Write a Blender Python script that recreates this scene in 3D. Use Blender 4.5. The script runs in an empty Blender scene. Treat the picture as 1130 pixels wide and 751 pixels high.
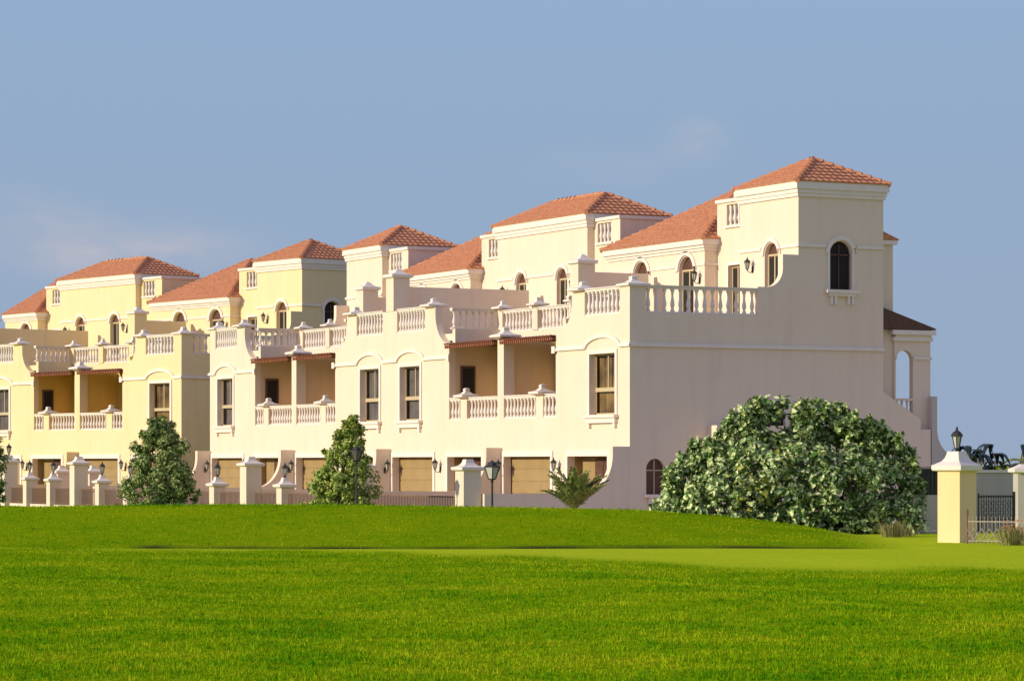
import bpy, bmesh, math, random
import numpy as np
from mathutils import Vector, Matrix
from mathutils.geometry import tessellate_polygon
R_ = math.radians
SC = bpy.context.scene
COL = SC.collection
rng = np.random.default_rng(7)
random.seed(7)

# ------------------------------------------------------------------ camera
TH = R_(27.2)
F = Vector((-math.cos(TH), math.sin(TH), 0)); RT = Vector((math.sin(TH), math.cos(TH), 0))
FPX, HOR = 3357.0, 512.0
CAM = -(116.0 * F + 4.49 * RT); CAM.z = 2.2
def cw(d, lat, z=0.0):
    p = CAM + d * F + lat * RT
    return Vector((p.x, p.y, z))
def lat_of(px, d): return (px - 565.0) / FPX * d
cam = bpy.data.cameras.new('camera'); co = bpy.data.objects.new('camera', cam); COL.objects.link(co)
co.location = CAM; co.rotation_euler = (R_(90), 0, math.atan2(-F.x, F.y))
cam.sensor_fit = 'HORIZONTAL'; cam.sensor_width = 36; cam.lens = FPX / 1130 * 36
cam.shift_y = (HOR - 375.5) / 1130
cam.clip_start = 0.5; cam.clip_end = 9000
SC.camera = co

# ------------------------------------------------------------------ light
SKYUP, SKYTINT = 0.30, (3.0, 1.92, 2.05)
SUN_EL, SUN_AZ = R_(17.5), R_(5.0)          # the sun stands almost square to the fronts, slightly to the left
sd = Vector((-math.sin(SUN_AZ) * math.cos(SUN_EL), -math.cos(SUN_AZ) * math.cos(SUN_EL), math.sin(SUN_EL)))
sl = bpy.data.lights.new('sun', 'SUN'); sl.energy = 4.0; sl.angle = R_(0.5); sl.color = (1.0, 0.93, 0.72)
so = bpy.data.objects.new('sun', sl); COL.objects.link(so)
so.rotation_euler = (-sd).to_track_quat('-Z', 'Y').to_euler(); so.location = (0, -60, 80)
W_ = bpy.data.worlds.new('World'); SC.world = W_; W_.use_nodes = True
nt = W_.node_tree; bg = nt.nodes['Background']
sky = nt.nodes.new('ShaderNodeTexSky'); sky.sky_type = 'NISHITA'; sky.sun_disc = False
sky.sun_elevation = SUN_EL; sky.sun_rotation = math.atan2(sd.x, sd.y)
sky.altitude = 0; sky.air_density = 1.0; sky.dust_density = 0.3; sky.ozone_density = 1.5
tc = nt.nodes.new('ShaderNodeTexCoord')
# two faint wisps of cloud low in the sky, placed by direction
mp = nt.nodes.new('ShaderNodeMapping'); mp.inputs['Scale'].default_value = (30, 30, 75)
nz = nt.nodes.new('ShaderNodeTexNoise'); nz.inputs['Scale'].default_value = 1.0; nz.inputs['Detail'].default_value = 6
cr = nt.nodes.new('ShaderNodeValToRGB'); cr.color_ramp.elements[0].position = 0.30; cr.color_ramp.elements[1].position = 0.72
mx = nt.nodes.new('ShaderNodeMix'); mx.data_type = 'RGBA'; mx.inputs[7].default_value = (3.5, 3.4, 3.8, 1)
def vmath(op, a, b):
    v = nt.nodes.new('ShaderNodeVectorMath'); v.operation = op
    nt.links.new(a, v.inputs[0]); v.inputs[1].default_value = b; return v
def fmath(op, a, b):
    v = nt.nodes.new('ShaderNodeMath'); v.operation = op
    for i, q in enumerate((a, b)):
        if isinstance(q, (int, float)): v.inputs[i].default_value = q
        else: nt.links.new(q, v.inputs[i])
    return v.outputs[0]
def wisp(az, el, w, h, amp):
    d = (F + az*RT + Vector((0,0,el))).normalized(); df = vmath('SUBTRACT', tc.outputs['Generated'], tuple(d)).outputs[0]
    p = vmath('DOT_PRODUCT', df, tuple(RT/w)).outputs['Value']; q = vmath('DOT_PRODUCT', df, (0, 0, 1/h)).outputs['Value']
    r2 = fmath('ADD', fmath('MULTIPLY', p, p), fmath('MULTIPLY', q, q))
    return fmath('MULTIPLY', fmath('POWER', 2.718, fmath('MULTIPLY', r2, -1.0)), amp)
wsum = fmath('ADD', fmath('ADD', wisp(-0.128, 0.070, 0.030, 0.008, 1.25), wisp(0.0596, 0.107, 0.008, 0.005, 1.0)), fmath('ADD', wisp(-0.158, 0.083, 0.02, 0.006, 0.6), wisp(0.035, 0.098, 0.03, 0.006, 0.2)))
cfac = fmath('MULTIPLY', wsum, cr.outputs[0])
nt.links.new(tc.outputs['Generated'], mp.inputs[0]); nt.links.new(mp.outputs[0], nz.inputs['Vector'])
nt.links.new(nz.outputs['Fac'], cr.inputs[0]); nt.links.new(cfac, mx.inputs[0])
# the hazy desert air evens the sky out towards the horizon: look it up a little higher
vm = nt.nodes.new('ShaderNodeVectorMath'); vm.operation = 'MULTIPLY_ADD'; vm.inputs[1].default_value = (1, 1, 0.75); vm.inputs[2].default_value = (0, 0, SKYUP)
vn = nt.nodes.new('ShaderNodeVectorMath'); vn.operation = 'NORMALIZE'
nt.links.new(tc.outputs['Generated'], vm.inputs[0]); nt.links.new(vm.outputs[0], vn.inputs[0]); nt.links.new(vn.outputs[0], sky.inputs['Vector'])
ti = nt.nodes.new('ShaderNodeMix'); ti.data_type = 'RGBA'; ti.blend_type = 'MULTIPLY'; ti.inputs[0].default_value = 1; ti.inputs[7].default_value = (*SKYTINT, 1)  # warm tint added to the upper sky to fill the shaded walls
nt.links.new(sky.outputs[0], ti.inputs[6]); sx = nt.nodes.new('ShaderNodeSeparateXYZ'); nt.links.new(tc.outputs['Generated'], sx.inputs[0])
hz = nt.nodes.new('ShaderNodeValToRGB'); e0, e1 = hz.color_ramp.elements; K_ = 1 / 0.15
e0.position = 0.0; e0.color = (0.318*K_, 0.402*K_, 0.545*K_, 1); e1.position = 0.155; e1.color = (0.283*K_, 0.418*K_, 0.604*K_, 1)
hf = nt.nodes.new('ShaderNodeMapRange'); hf.interpolation_type = 'SMOOTHSTEP'; hf.inputs[1].default_value = 0.10; hf.inputs[2].default_value = 0.50; hf.inputs[3].default_value = 1.0; hf.inputs[4].default_value = 0.0
hm = nt.nodes.new('ShaderNodeMix'); hm.data_type = 'RGBA'
nt.links.new(sx.outputs[2], hz.inputs[0]); nt.links.new(sx.outputs[2], hf.inputs[0]); nt.links.new(hf.outputs[0], hm.inputs[0])
nt.links.new(ti.outputs[2], hm.inputs[6]); nt.links.new(hz.outputs[0], hm.inputs[7]); nt.links.new(hm.outputs[2], mx.inputs[6]); nt.links.new(mx.outputs[2], bg.inputs[0])
bg.inputs[1].default_value = 0.15
SC.view_settings.view_transform = 'Standard'; SC.view_settings.look = 'None'
SC.view_settings.exposure = 0.0; SC.view_settings.gamma = 1.0; SC.view_settings.use_curve_mapping = False

# ------------------------------------------------------------------ materials
def mat(name, col, rough=0.8, var=None, scale=3.0, bump=0.0, bscale=40.0, spec=0.3, metal=0.0, trans=0.0, detail=5.0, stain=0.0, lo=0.35, hi=0.65):
    m = bpy.data.materials.new(name); m.use_nodes = True
    n = m.node_tree; b = n.nodes['Principled BSDF']
    b.inputs['Base Color'].default_value = (*col, 1); b.inputs['Roughness'].default_value = rough
    b.inputs['Specular IOR Level'].default_value = spec; b.inputs['Metallic'].default_value = metal
    t = n.nodes.new('ShaderNodeTexCoord')
    out = None
    if var is not None:
        z = n.nodes.new('ShaderNodeTexNoise'); z.inputs['Scale'].default_value = scale; z.inputs['Detail'].default_value = detail
        r = n.nodes.new('ShaderNodeValToRGB'); r.color_ramp.elements[0].color = (*col, 1); r.color_ramp.elements[1].color = (*var, 1)
        r.color_ramp.elements[0].position = lo; r.color_ramp.elements[1].position = hi
        n.links.new(t.outputs['Object'], z.inputs['Vector']); n.links.new(z.outputs['Fac'], r.inputs[0]); out = r.outputs[0]
        if stain > 0:
            mpp = n.nodes.new('ShaderNodeMapping'); mpp.inputs['Scale'].default_value = (2.2, 2.2, 0.22)
            z2 = n.nodes.new('ShaderNodeTexNoise'); z2.inputs['Scale'].default_value = 1.0; z2.inputs['Detail'].default_value = 8
            r2 = n.nodes.new('ShaderNodeValToRGB'); r2.color_ramp.elements[0].position = 0.5; r2.color_ramp.elements[1].position = 0.8
            r2.color_ramp.elements[0].color = (1, 1, 1, 1); r2.color_ramp.elements[1].color = (1 - stain, 1 - stain * 1.05, 1 - stain * 1.1, 1)
            mm = n.nodes.new('ShaderNodeMix'); mm.data_type = 'RGBA'; mm.blend_type = 'MULTIPLY'; mm.inputs[0].default_value = 1
            n.links.new(t.outputs['Object'], mpp.inputs[0]); n.links.new(mpp.outputs[0], z2.inputs['Vector'])
            n.links.new(z2.outputs['Fac'], r2.inputs[0]); n.links.new(out, mm.inputs[6]); n.links.new(r2.outputs[0], mm.inputs[7]); out = mm.outputs[2]
        n.links.new(out, b.inputs['Base Color'])
    if bump > 0:
        z = n.nodes.new('ShaderNodeTexNoise'); z.inputs['Scale'].default_value = bscale; z.inputs['Detail'].default_value = 4
        bp = n.nodes.new('ShaderNodeBump'); bp.inputs['Strength'].default_value = bump; bp.inputs['Distance'].default_value = 0.02
        n.links.new(t.outputs['Object'], z.inputs['Vector']); n.links.new(z.outputs['Fac'], bp.inputs['Height']); n.links.new(bp.outputs[0], b.inputs['Normal'])
    if trans > 0:
        tr = n.nodes.new('ShaderNodeBsdfTranslucent'); ms = n.nodes.new('ShaderNodeMixShader'); ms.inputs[0].default_value = trans
        tr.inputs[0].default_value = (*[min(1, c * 1.3) for c in col], 1)
        if out is not None: n.links.new(out, tr.inputs[0])
        o = n.nodes['Material Output']
        n.links.new(b.outputs[0], ms.inputs[1]); n.links.new(tr.outputs[0], ms.inputs[2]); n.links.new(ms.outputs[0], o.inputs[0])
    return m
def glass_mat(name):
    m = bpy.data.materials.new(name); m.use_nodes = True; n = m.node_tree
    n.nodes.remove(n.nodes['Principled BSDF']); o = n.nodes['Material Output']
    tr = n.nodes.new('ShaderNodeBsdfTransparent'); tr.inputs[0].default_value = (0.95, 0.95, 0.93, 1)
    gl = n.nodes.new('ShaderNodeBsdfGlossy'); gl.inputs['Roughness'].default_value = 0.03; gl.inputs[0].default_value = (0.8, 0.8, 0.8, 1)
    fr = n.nodes.new('ShaderNodeFresnel'); fr.inputs[0].default_value = 1.22
    ms = n.nodes.new('ShaderNodeMixShader')
    n.links.new(fr.outputs[0], ms.inputs[0]); n.links.new(tr.outputs[0], ms.inputs[1]); n.links.new(gl.outputs[0], ms.inputs[2]); n.links.new(ms.outputs[0], o.inputs[0])
    return m
M = {}
M['cream'] = mat('cream_stucco', (0.77, 0.622, 0.455), 0.9, (0.79, 0.642, 0.475), 0.6, 0.25, 60, 0.15, stain=0.07)
M['yellow'] = mat('yellow_stucco', (0.79, 0.625, 0.335), 0.9, (0.81, 0.645, 0.365), 0.6, 0.25, 60, 0.15, stain=0.07)
M['white'] = mat('white_trim', (0.81, 0.705, 0.59), 0.8, (0.78, 0.675, 0.56), 2.5, 0.1, 60, 0.2, stain=0.06)
M['ochre'] = mat('shaded_ochre_paint', (0.32, 0.215, 0.092), 0.85, (0.36, 0.245, 0.105), 1.5, 0.1, 60, 0.2)  # ochre darkened so that the colour carries the shade in the bays
M['tile'] = mat('clay_tile', (0.47, 0.18, 0.08), 0.85, (0.60, 0.275, 0.145), 7.0, 0.15, 30, 0.2, detail=3)
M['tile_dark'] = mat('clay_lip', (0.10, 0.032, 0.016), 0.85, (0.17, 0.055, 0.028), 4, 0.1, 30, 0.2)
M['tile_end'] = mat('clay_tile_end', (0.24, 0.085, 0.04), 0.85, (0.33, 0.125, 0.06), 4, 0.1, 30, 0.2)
M['wood'] = mat('brown_wood', (0.085, 0.035, 0.018), 0.55, (0.12, 0.05, 0.026), 5, 0.1, 30, 0.4)
M['sash'] = mat('bronze_sash', (0.55, 0.42, 0.24), 0.5, None, spec=0.4)
M['tan'] = mat('tan_bounce_stucco', (0.70, 0.51, 0.31), 0.9, (0.73, 0.54, 0.33), 1.2, 0.2, 60, 0.1, stain=0.08)  # brown recess walls, with warm bounced light mixed into the colour
M['amber'] = mat('amber_bounce_stucco', (0.70, 0.46, 0.12), 0.9, (0.73, 0.49, 0.14), 1.2, 0.2, 60, 0.1, stain=0.08)  # same for the yellow row: bounced light included in the colour
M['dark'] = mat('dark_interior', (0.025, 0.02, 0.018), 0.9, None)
M['curtain'] = mat('brown_curtain', (0.12, 0.07, 0.03), 0.9, (0.34, 0.21, 0.075), 1.4, detail=2)
M['curtain2'] = mat('taupe_curtain', (0.22, 0.175, 0.155), 0.9, (0.13, 0.105, 0.095), 1.4, detail=2)
M['glass'] = glass_mat('window_glass')
M['iron'] = mat('black_iron', (0.018, 0.016, 0.015), 0.5, (0.03, 0.025, 0.02), 8, spec=0.5)
M['rust'] = mat('brown_iron', (0.16, 0.085, 0.05), 0.7, (0.22, 0.12, 0.07), 8)
M['paleiron'] = mat('pale_iron', (0.40, 0.33, 0.24), 0.6, (0.30, 0.24, 0.17), 8)
M['lampglass'] = mat('frosted_glass', (0.50, 0.48, 0.40), 0.25, None, spec=0.5)
M['pillar'] = mat('ochre_stucco', (0.84, 0.61, 0.30), 0.9, (0.86, 0.63, 0.32), 0.9, 0.25, 60, 0.15, stain=0.08)
M['grey'] = mat('grey_render', (0.50, 0.45, 0.37), 0.9, (0.54, 0.49, 0.40), 1.0, 0.2, 50, 0.15, stain=0.1)
M['paving'] = mat('paving', (0.56, 0.43, 0.29), 0.9, (0.62, 0.48, 0.33), 1.2, 0.2, 30)
M['bark'] = mat('bark', (0.17, 0.13, 0.09), 0.95, (0.24, 0.19, 0.13), 9, 0.6, 25)
M['leaf_dark'] = mat('dark_leaf', (0.07, 0.15, 0.02), 0.5, (0.66, 0.68, 0.24), 7.5, spec=0.3, trans=0.18, detail=3, lo=0.42, hi=0.68)
M['leaf_olive'] = mat('olive_leaf', (0.14, 0.23, 0.022), 0.5, (0.70, 0.72, 0.17), 7.5, spec=0.3, trans=0.18, detail=3, lo=0.40, hi=0.68)
M['leaf_big'] = mat('pale_big_leaf', (0.075, 0.17, 0.02), 0.5, (0.90, 0.92, 0.44), 7.5, spec=0.3, trans=0.15, detail=2, lo=0.44, hi=0.66)
M['leaf_yel'] = mat('yellowing_leaf', (0.42, 0.40, 0.05), 0.5, (0.30, 0.33, 0.06), 3, trans=0.2)
M['palm'] = mat('palm_leaf', (0.12, 0.18, 0.03), 0.5, (0.42, 0.42, 0.12), 7, spec=0.4, trans=0.2)
M['deep'] = mat('deep_green_leaf', (0.006, 0.016, 0.012), 0.3, (0.015, 0.035, 0.02), 6, spec=0.5)
M['smoked'] = mat('smoked_glass', (0.10, 0.09, 0.07), 0.15, None, spec=0.5)
M['drygrass'] = mat('dry_grass', (0.40, 0.32, 0.14), 0.8, (0.22, 0.22, 0.07), 4, trans=0.2)
M['orange'] = mat('orange_flower', (0.65, 0.22, 0.04), 0.7, None, trans=0.2)

# ------------------------------------------------------------------ helpers
class MB:
    def __init__(s): s.v = []; s.f = []
    def add(s, vs, fs):
        o = len(s.v); s.v += [tuple(p) for p in vs]; s.f += [tuple(i + o for i in f) for f in fs]; return s
    def box(s, x0, x1, y0, y1, z0, z1):
        x0, x1 = min(x0, x1), max(x0, x1); y0, y1 = min(y0, y1), max(y0, y1); z0, z1 = min(z0, z1), max(z0, z1)
        return s.add([(x0,y0,z0),(x1,y0,z0),(x1,y1,z0),(x0,y1,z0),(x0,y0,z1),(x1,y0,z1),(x1,y1,z1),(x0,y1,z1)],
                     [(0,3,2,1),(4,5,6,7),(0,1,5,4),(1,2,6,5),(2,3,7,6),(3,0,4,7)])
    def prism(s, axis, a0, a1, outer, holes=()):
        """extrude a 2D outline with holes along an axis; 2D is (x,z) for 'y' and (y,z) for 'x', (x,y) for 'z'"""
        def P(q, a):
            return (q[0], a, q[1]) if axis == 'y' else ((a, q[0], q[1]) if axis == 'x' else (q[0], q[1], a))
        loops = [list(outer)] + [list(h) for h in holes]
        flat = [q for l in loops for q in l]; n = len(flat)
        tri = tessellate_polygon([[Vector((q[0], q[1], 0)) for q in l] for l in loops])
        vs = [P(q, a0) for q in flat] + [P(q, a1) for q in flat]
        fs = [tuple(t) for t in tri] + [tuple(i + n for i in reversed(t)) for t in tri]
        k = 0
        for l in loops:
            m = len(l)
            for i in range(m):
                j = (i + 1) % m; fs.append((k + i, k + j, k + j + n, k + i + n))
            k += m
        return s.add(vs, fs)
    def lathe(s, c, prof, seg=10, sq=False):
        """profile list of (radius, z); sq makes a square section with sides along the axes"""
        if sq: seg = 4
        a0 = math.pi / 4 if sq else 0; k = math.sqrt(2) if sq else 1
        vs, fs = [], []
        for r, z in prof:
            for i in range(seg):
                a = a0 + 2 * math.pi * i / seg; vs.append((c[0] + r * k * math.cos(a), c[1] + r * k * math.sin(a), c[2] + z))
        m = len(prof)
        for j in range(m - 1):
            for i in range(seg):
                i2 = (i + 1) % seg; fs.append((j*seg+i, j*seg+i2, (j+1)*seg+i2, (j+1)*seg+i))
        fs.append(tuple(range(seg - 1, -1, -1))); fs.append(tuple((m-1)*seg + i for i in range(seg)))
        return s.add(vs, fs)
    def tube(s, pts, rad, seg=6):
        pts = [Vector(p) for p in pts]; rs = rad if isinstance(rad, (list, tuple)) else [rad] * len(pts)
        vs, fs = [], []
        for i, p in enumerate(pts):
            d = (pts[min(i+1, len(pts)-1)] - pts[max(i-1, 0)]).normalized()
            a = d.orthogonal().normalized() if abs(d.z) > 0.95 else d.cross(Vector((0,0,1))).normalized()
            b = d.cross(a)
            for k in range(seg):
                t = 2*math.pi*k/seg; vs.append(p + rs[i]*(math.cos(t)*a + math.sin(t)*b))
        for j in range(len(pts)-1):
            for k in range(seg):
                k2 = (k+1) % seg; fs.append((j*seg+k, j*seg+k2, (j+1)*seg+k2, (j+1)*seg+k))
        fs.append(tuple(range(seg-1,-1,-1))); fs.append(tuple((len(pts)-1)*seg+k for k in range(seg)))
        return s.add(vs, fs)
    def build(s, name, m, parent=None, off=(0,0,0), smooth=False, bevel=0.0, recalc=True):
        me = bpy.data.meshes.new(name)
        me.from_pydata([(p[0]-off[0], p[1]-off[1], p[2]-off[2]) for p in s.v], [], s.f)
        if recalc:
            bm = bmesh.new(); bm.from_mesh(me); bmesh.ops.recalc_face_normals(bm, faces=bm.faces)
            bm.to_mesh(me); bm.free()
        if smooth:
            for p in me.polygons: p.use_smooth = True
        me.materials.append(m)
        o = bpy.data.objects.new(name, me); COL.objects.link(o)
        if parent: o.parent = parent
        if bevel > 0:
            b = o.modifiers.new('bevel', 'BEVEL'); b.width = bevel; b.segments = 2; b.limit_method = 'ANGLE'
        return o
def tag(o, label, cat, group=None, kind=None):
    if label: o['label'] = label
    if cat: o['category'] = cat
    if group: o['group'] = group
    if kind: o['kind'] = kind
    return o
def thing(name, label, cat, loc=(0,0,0), rz=0.0, group=None):
    o = bpy.data.objects.new(name, None); COL.objects.link(o); o.empty_display_size = 0.3
    o.location = loc; o.rotation_euler = (0, 0, rz)
    return tag(o, label, cat, group)
def np_mesh(name, V, Fq, m, parent=None, smooth=False):
    """fast mesh of equal-size faces"""
    me = bpy.data.meshes.new(name); nv = len(V); nf, k = Fq.shape
    me.vertices.add(nv); me.vertices.foreach_set('co', V.astype(np.float32).ravel())
    me.loops.add(nf*k); me.loops.foreach_set('vertex_index', Fq.astype(np.int32).ravel())
    me.polygons.add(nf); me.polygons.foreach_set('loop_start', np.arange(0, nf*k, k, dtype=np.int32))
    me.polygons.foreach_set('loop_total', np.full(nf, k, dtype=np.int32))
    if smooth: me.polygons.foreach_set('use_smooth', np.ones(nf, dtype=bool))
    me.update(calc_edges=True); me.materials.append(m)
    o = bpy.data.objects.new(name, me); COL.objects.link(o)
    if parent: o.parent = parent
    return o
def child_copy(src, parent, loc, rz=0.0):
    """copy of a part (with its sub-parts)"""
    c = src.copy(); COL.objects.link(c); c.parent = parent; c.location = loc; c.rotation_euler = (0, 0, rz)
    for ch in list(src.children):
        g = ch.copy(); COL.objects.link(g); g.parent = c
    return c
def arch(x0, x1, z0, z1, n=12):
    """round-headed opening outline"""
    x0, x1 = min(x0, x1), max(x0, x1); r = (x1 - x0) / 2; zc = z1 - r; c = (x0 + x1) / 2
    return [(x0, z0), (x1, z0)] + [(c + r*math.cos(math.pi*i/n), zc + r*math.sin(math.pi*i/n)) for i in range(n+1)]
def rect(x0, x1, z0, z1):
    x0, x1 = min(x0, x1), max(x0, x1); return [(x0, z0), (x1, z0), (x1, z1), (x0, z1)]
def fillet(cx, cz, rx, rz, a0, a1, n=8):
    return [(cx + rx*math.cos(a0+(a1-a0)*i/n), cz + rz*math.sin(a0+(a1-a0)*i/n)) for i in range(n+1)]

# ------------------------------------------------------------------ ground
def sstep(x): x = np.clip(x, 0, 1); return x*x*(3-2*x)
CPX = np.array([-900, 0, 100, 250, 400, 550, 700, 800, 880, 960, 1010, 1100, 2500.])
CY = np.array([566, 560.5, 558.5, 557, 558, 560, 563, 569, 579, 592, 598, 600, 600.])
def ground_z(d, lat):
    d = np.asarray(d, float); lat = np.asarray(lat, float)
    px = 565 + FPX*lat/95.0
    zc = np.maximum(2.2 - (np.interp(px, CPX, CY) - HOR)/FPX*95.0, 0.0)
    front = sstep((d - 80.5)/15.5)**0.85; back = 1 - sstep((d - 97)/8.0)
    z = zc*np.where(d < 96.5, front, back)
    z = z + 0.05*np.sin(lat*0.55 + 1.0 + d*0.11)*np.exp(-((d-50)/18)**2) + 0.03*np.sin(lat*1.3 + d*0.32)*np.exp(-((d-50)/18)**2)
    # the mown green ends against the rough in a small dug lip
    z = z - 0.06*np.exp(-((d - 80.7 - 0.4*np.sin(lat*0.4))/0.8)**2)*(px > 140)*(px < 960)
    return z
def build_ground():
    ds = np.concatenate([np.linspace(2, 30, 15), np.linspace(31, 78, 120), np.linspace(78.2, 108, 200), np.linspace(109, 250, 50), np.geomspace(260, 7000, 14)])
    ls = np.concatenate([-np.geomspace(4000, 46, 12), np.linspace(-44, 44, 221), np.geomspace(46, 4000, 12)])
    D, L = np.meshgrid(ds, ls, indexing='ij'); Z = ground_z(D, L)
    X = CAM.x + D*F.x + L*RT.x; Y = CAM.y + D*F.y + L*RT.y
    V = np.stack([X, Y, Z], -1).reshape(-1, 3); nL = len(ls)
    i, j = np.meshgrid(np.arange(len(ds)-1), np.arange(nL-1), indexing='ij'); a = (i*nL + j).ravel()
    Fq = np.stack([a, a+1, a+nL+1, a+nL], -1)
    m = bpy.data.materials.new('turf'); m.use_nodes = True; n = m.node_tree; b = n.nodes['Principled BSDF']
    b.inputs['Roughness'].default_value = 0.9; b.inputs['Specular IOR Level'].default_value = 0.0
    t = n.nodes.new('ShaderNodeTexCoord')
    def noise(sc, det=5): 
        z = n.nodes.new('ShaderNodeTexNoise'); z.inputs['Scale'].default_value = sc; z.inputs['Detail'].default_value = det
        n.links.new(t.outputs['Object'], z.inputs['Vector']); return z.outputs['Fac']
    def ramp(f, a, c0, bb, c1):
        r = n.nodes.new('ShaderNodeValToRGB'); r.color_ramp.elements[0].position = a; r.color_ramp.elements[1].position = bb
        r.color_ramp.elements[0].color = (*c0, 1); r.color_ramp.elements[1].color = (*c1, 1); n.links.new(f, r.inputs[0]); return r.outputs[0]
    def mix(f, a, c, bt='MIX'):
        x = n.nodes.new('ShaderNodeMix'); x.data_type = 'RGBA'; x.blend_type = bt
        if isinstance(f, float): x.inputs[0].default_value = f
        else: n.links.new(f, x.inputs[0])
        n.links.new(a, x.inputs[6]); n.links.new(c, x.inputs[7]); return x.outputs[2]
    big = ramp(noise(0.25, 4), 0.35, GR[0], 0.65, GR[1])
    mid = ramp(noise(2.3, 6), 0.35, GR[2], 0.68, GR[3])
    rough_c = mix(0.5, big, mid)
    green_c = mix(0.5, ramp(noise(0.4, 8), 0.3, GREENC[0], 0.7, GREENC[1]), ramp(noise(5, 8), 0.3, (0.30, 0.44, 0.008), 0.7, (0.50, 0.55, 0.025)))
    at = n.nodes.new('ShaderNodeAttribute'); at.attribute_name = 'mown'
    c = mix(at.outputs['Fac'], rough_c, green_c)
    lip_shade = n.nodes.new('ShaderNodeRGB'); lip_shade.outputs[0].default_value = (0.035, 0.04, 0.012, 1)  # shadow line of the small lip, painted as a dark strip
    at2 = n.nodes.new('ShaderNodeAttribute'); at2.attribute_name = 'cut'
    c = mix(at2.outputs['Fac'], c, lip_shade.outputs[0])
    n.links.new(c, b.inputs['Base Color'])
    bp = n.nodes.new('ShaderNodeBump'); bp.inputs['Strength'].default_value = 0.6; bp.inputs['Distance'].default_value = 0.03
    n.links.new(noise(14, 5), bp.inputs['Height']); n.links.new(bp.outputs[0], b.inputs['Normal'])
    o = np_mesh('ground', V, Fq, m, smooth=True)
    me = o.data
    a1 = me.attributes.new('mown', 'FLOAT', 'POINT'); a1.data.foreach_set('value', mown(D, L).astype(np.float32).ravel())
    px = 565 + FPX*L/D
    cut = np.exp(-((D - 80.75 - 0.4*np.sin(L*0.4))/0.95)**4)*np.clip((px-135)/30, 0, 1)*np.clip((955-px)/30, 0, 1)  # mask of the painted shadow line along the lip
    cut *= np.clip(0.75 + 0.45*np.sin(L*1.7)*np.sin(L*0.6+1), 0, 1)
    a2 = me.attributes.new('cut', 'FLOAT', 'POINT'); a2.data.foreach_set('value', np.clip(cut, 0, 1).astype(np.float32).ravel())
    tag(o, 'mown grass of the golf course rising to a low mound', 'ground', kind='structure')
def mown(D, L):
    """closely mown putting green: in front of the mound, wider to the right"""
    px = 565 + FPX*L/np.maximum(D, 1)
    near = np.interp(px, [-2000, 60, 200, 420, 560, 700, 900, 1130, 3000], [80.3, 79.6, 78.6, 76.3, 73, 68.5, 64, 62.5, 61])
    near = near + 0.8*np.sin(L*0.9) + 0.5*np.sin(L*2.1+1)
    return sstep((D - near + 2.5)/5.0)*(1 - sstep((D - 80.2)/0.6)*sstep((2.2 - (np.interp(565 + FPX*L/95.0, CPX, CY) - HOR)/FPX*95.0 + 0.02)/0.34))*(D < 110)
GR = [(0.16, 0.27, 0.002), (0.24, 0.32, 0.003), (0.12, 0.25, 0.002), (0.27, 0.33, 0.004)]
GREENC = [(0.38, 0.48, 0.012), (0.46, 0.54, 0.02)]
build_ground()
pv = MB(); pv.box(-130, 13.5, -6.25, -0.05, -0.05, 0.03); pv.box(0.05, 13.5, -0.05, 40, -0.05, 0.03)
tag(pv.build('pavement', M['paving']), 'pale paving between the garden walls and the house fronts', 'pavement', kind='structure')

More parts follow.
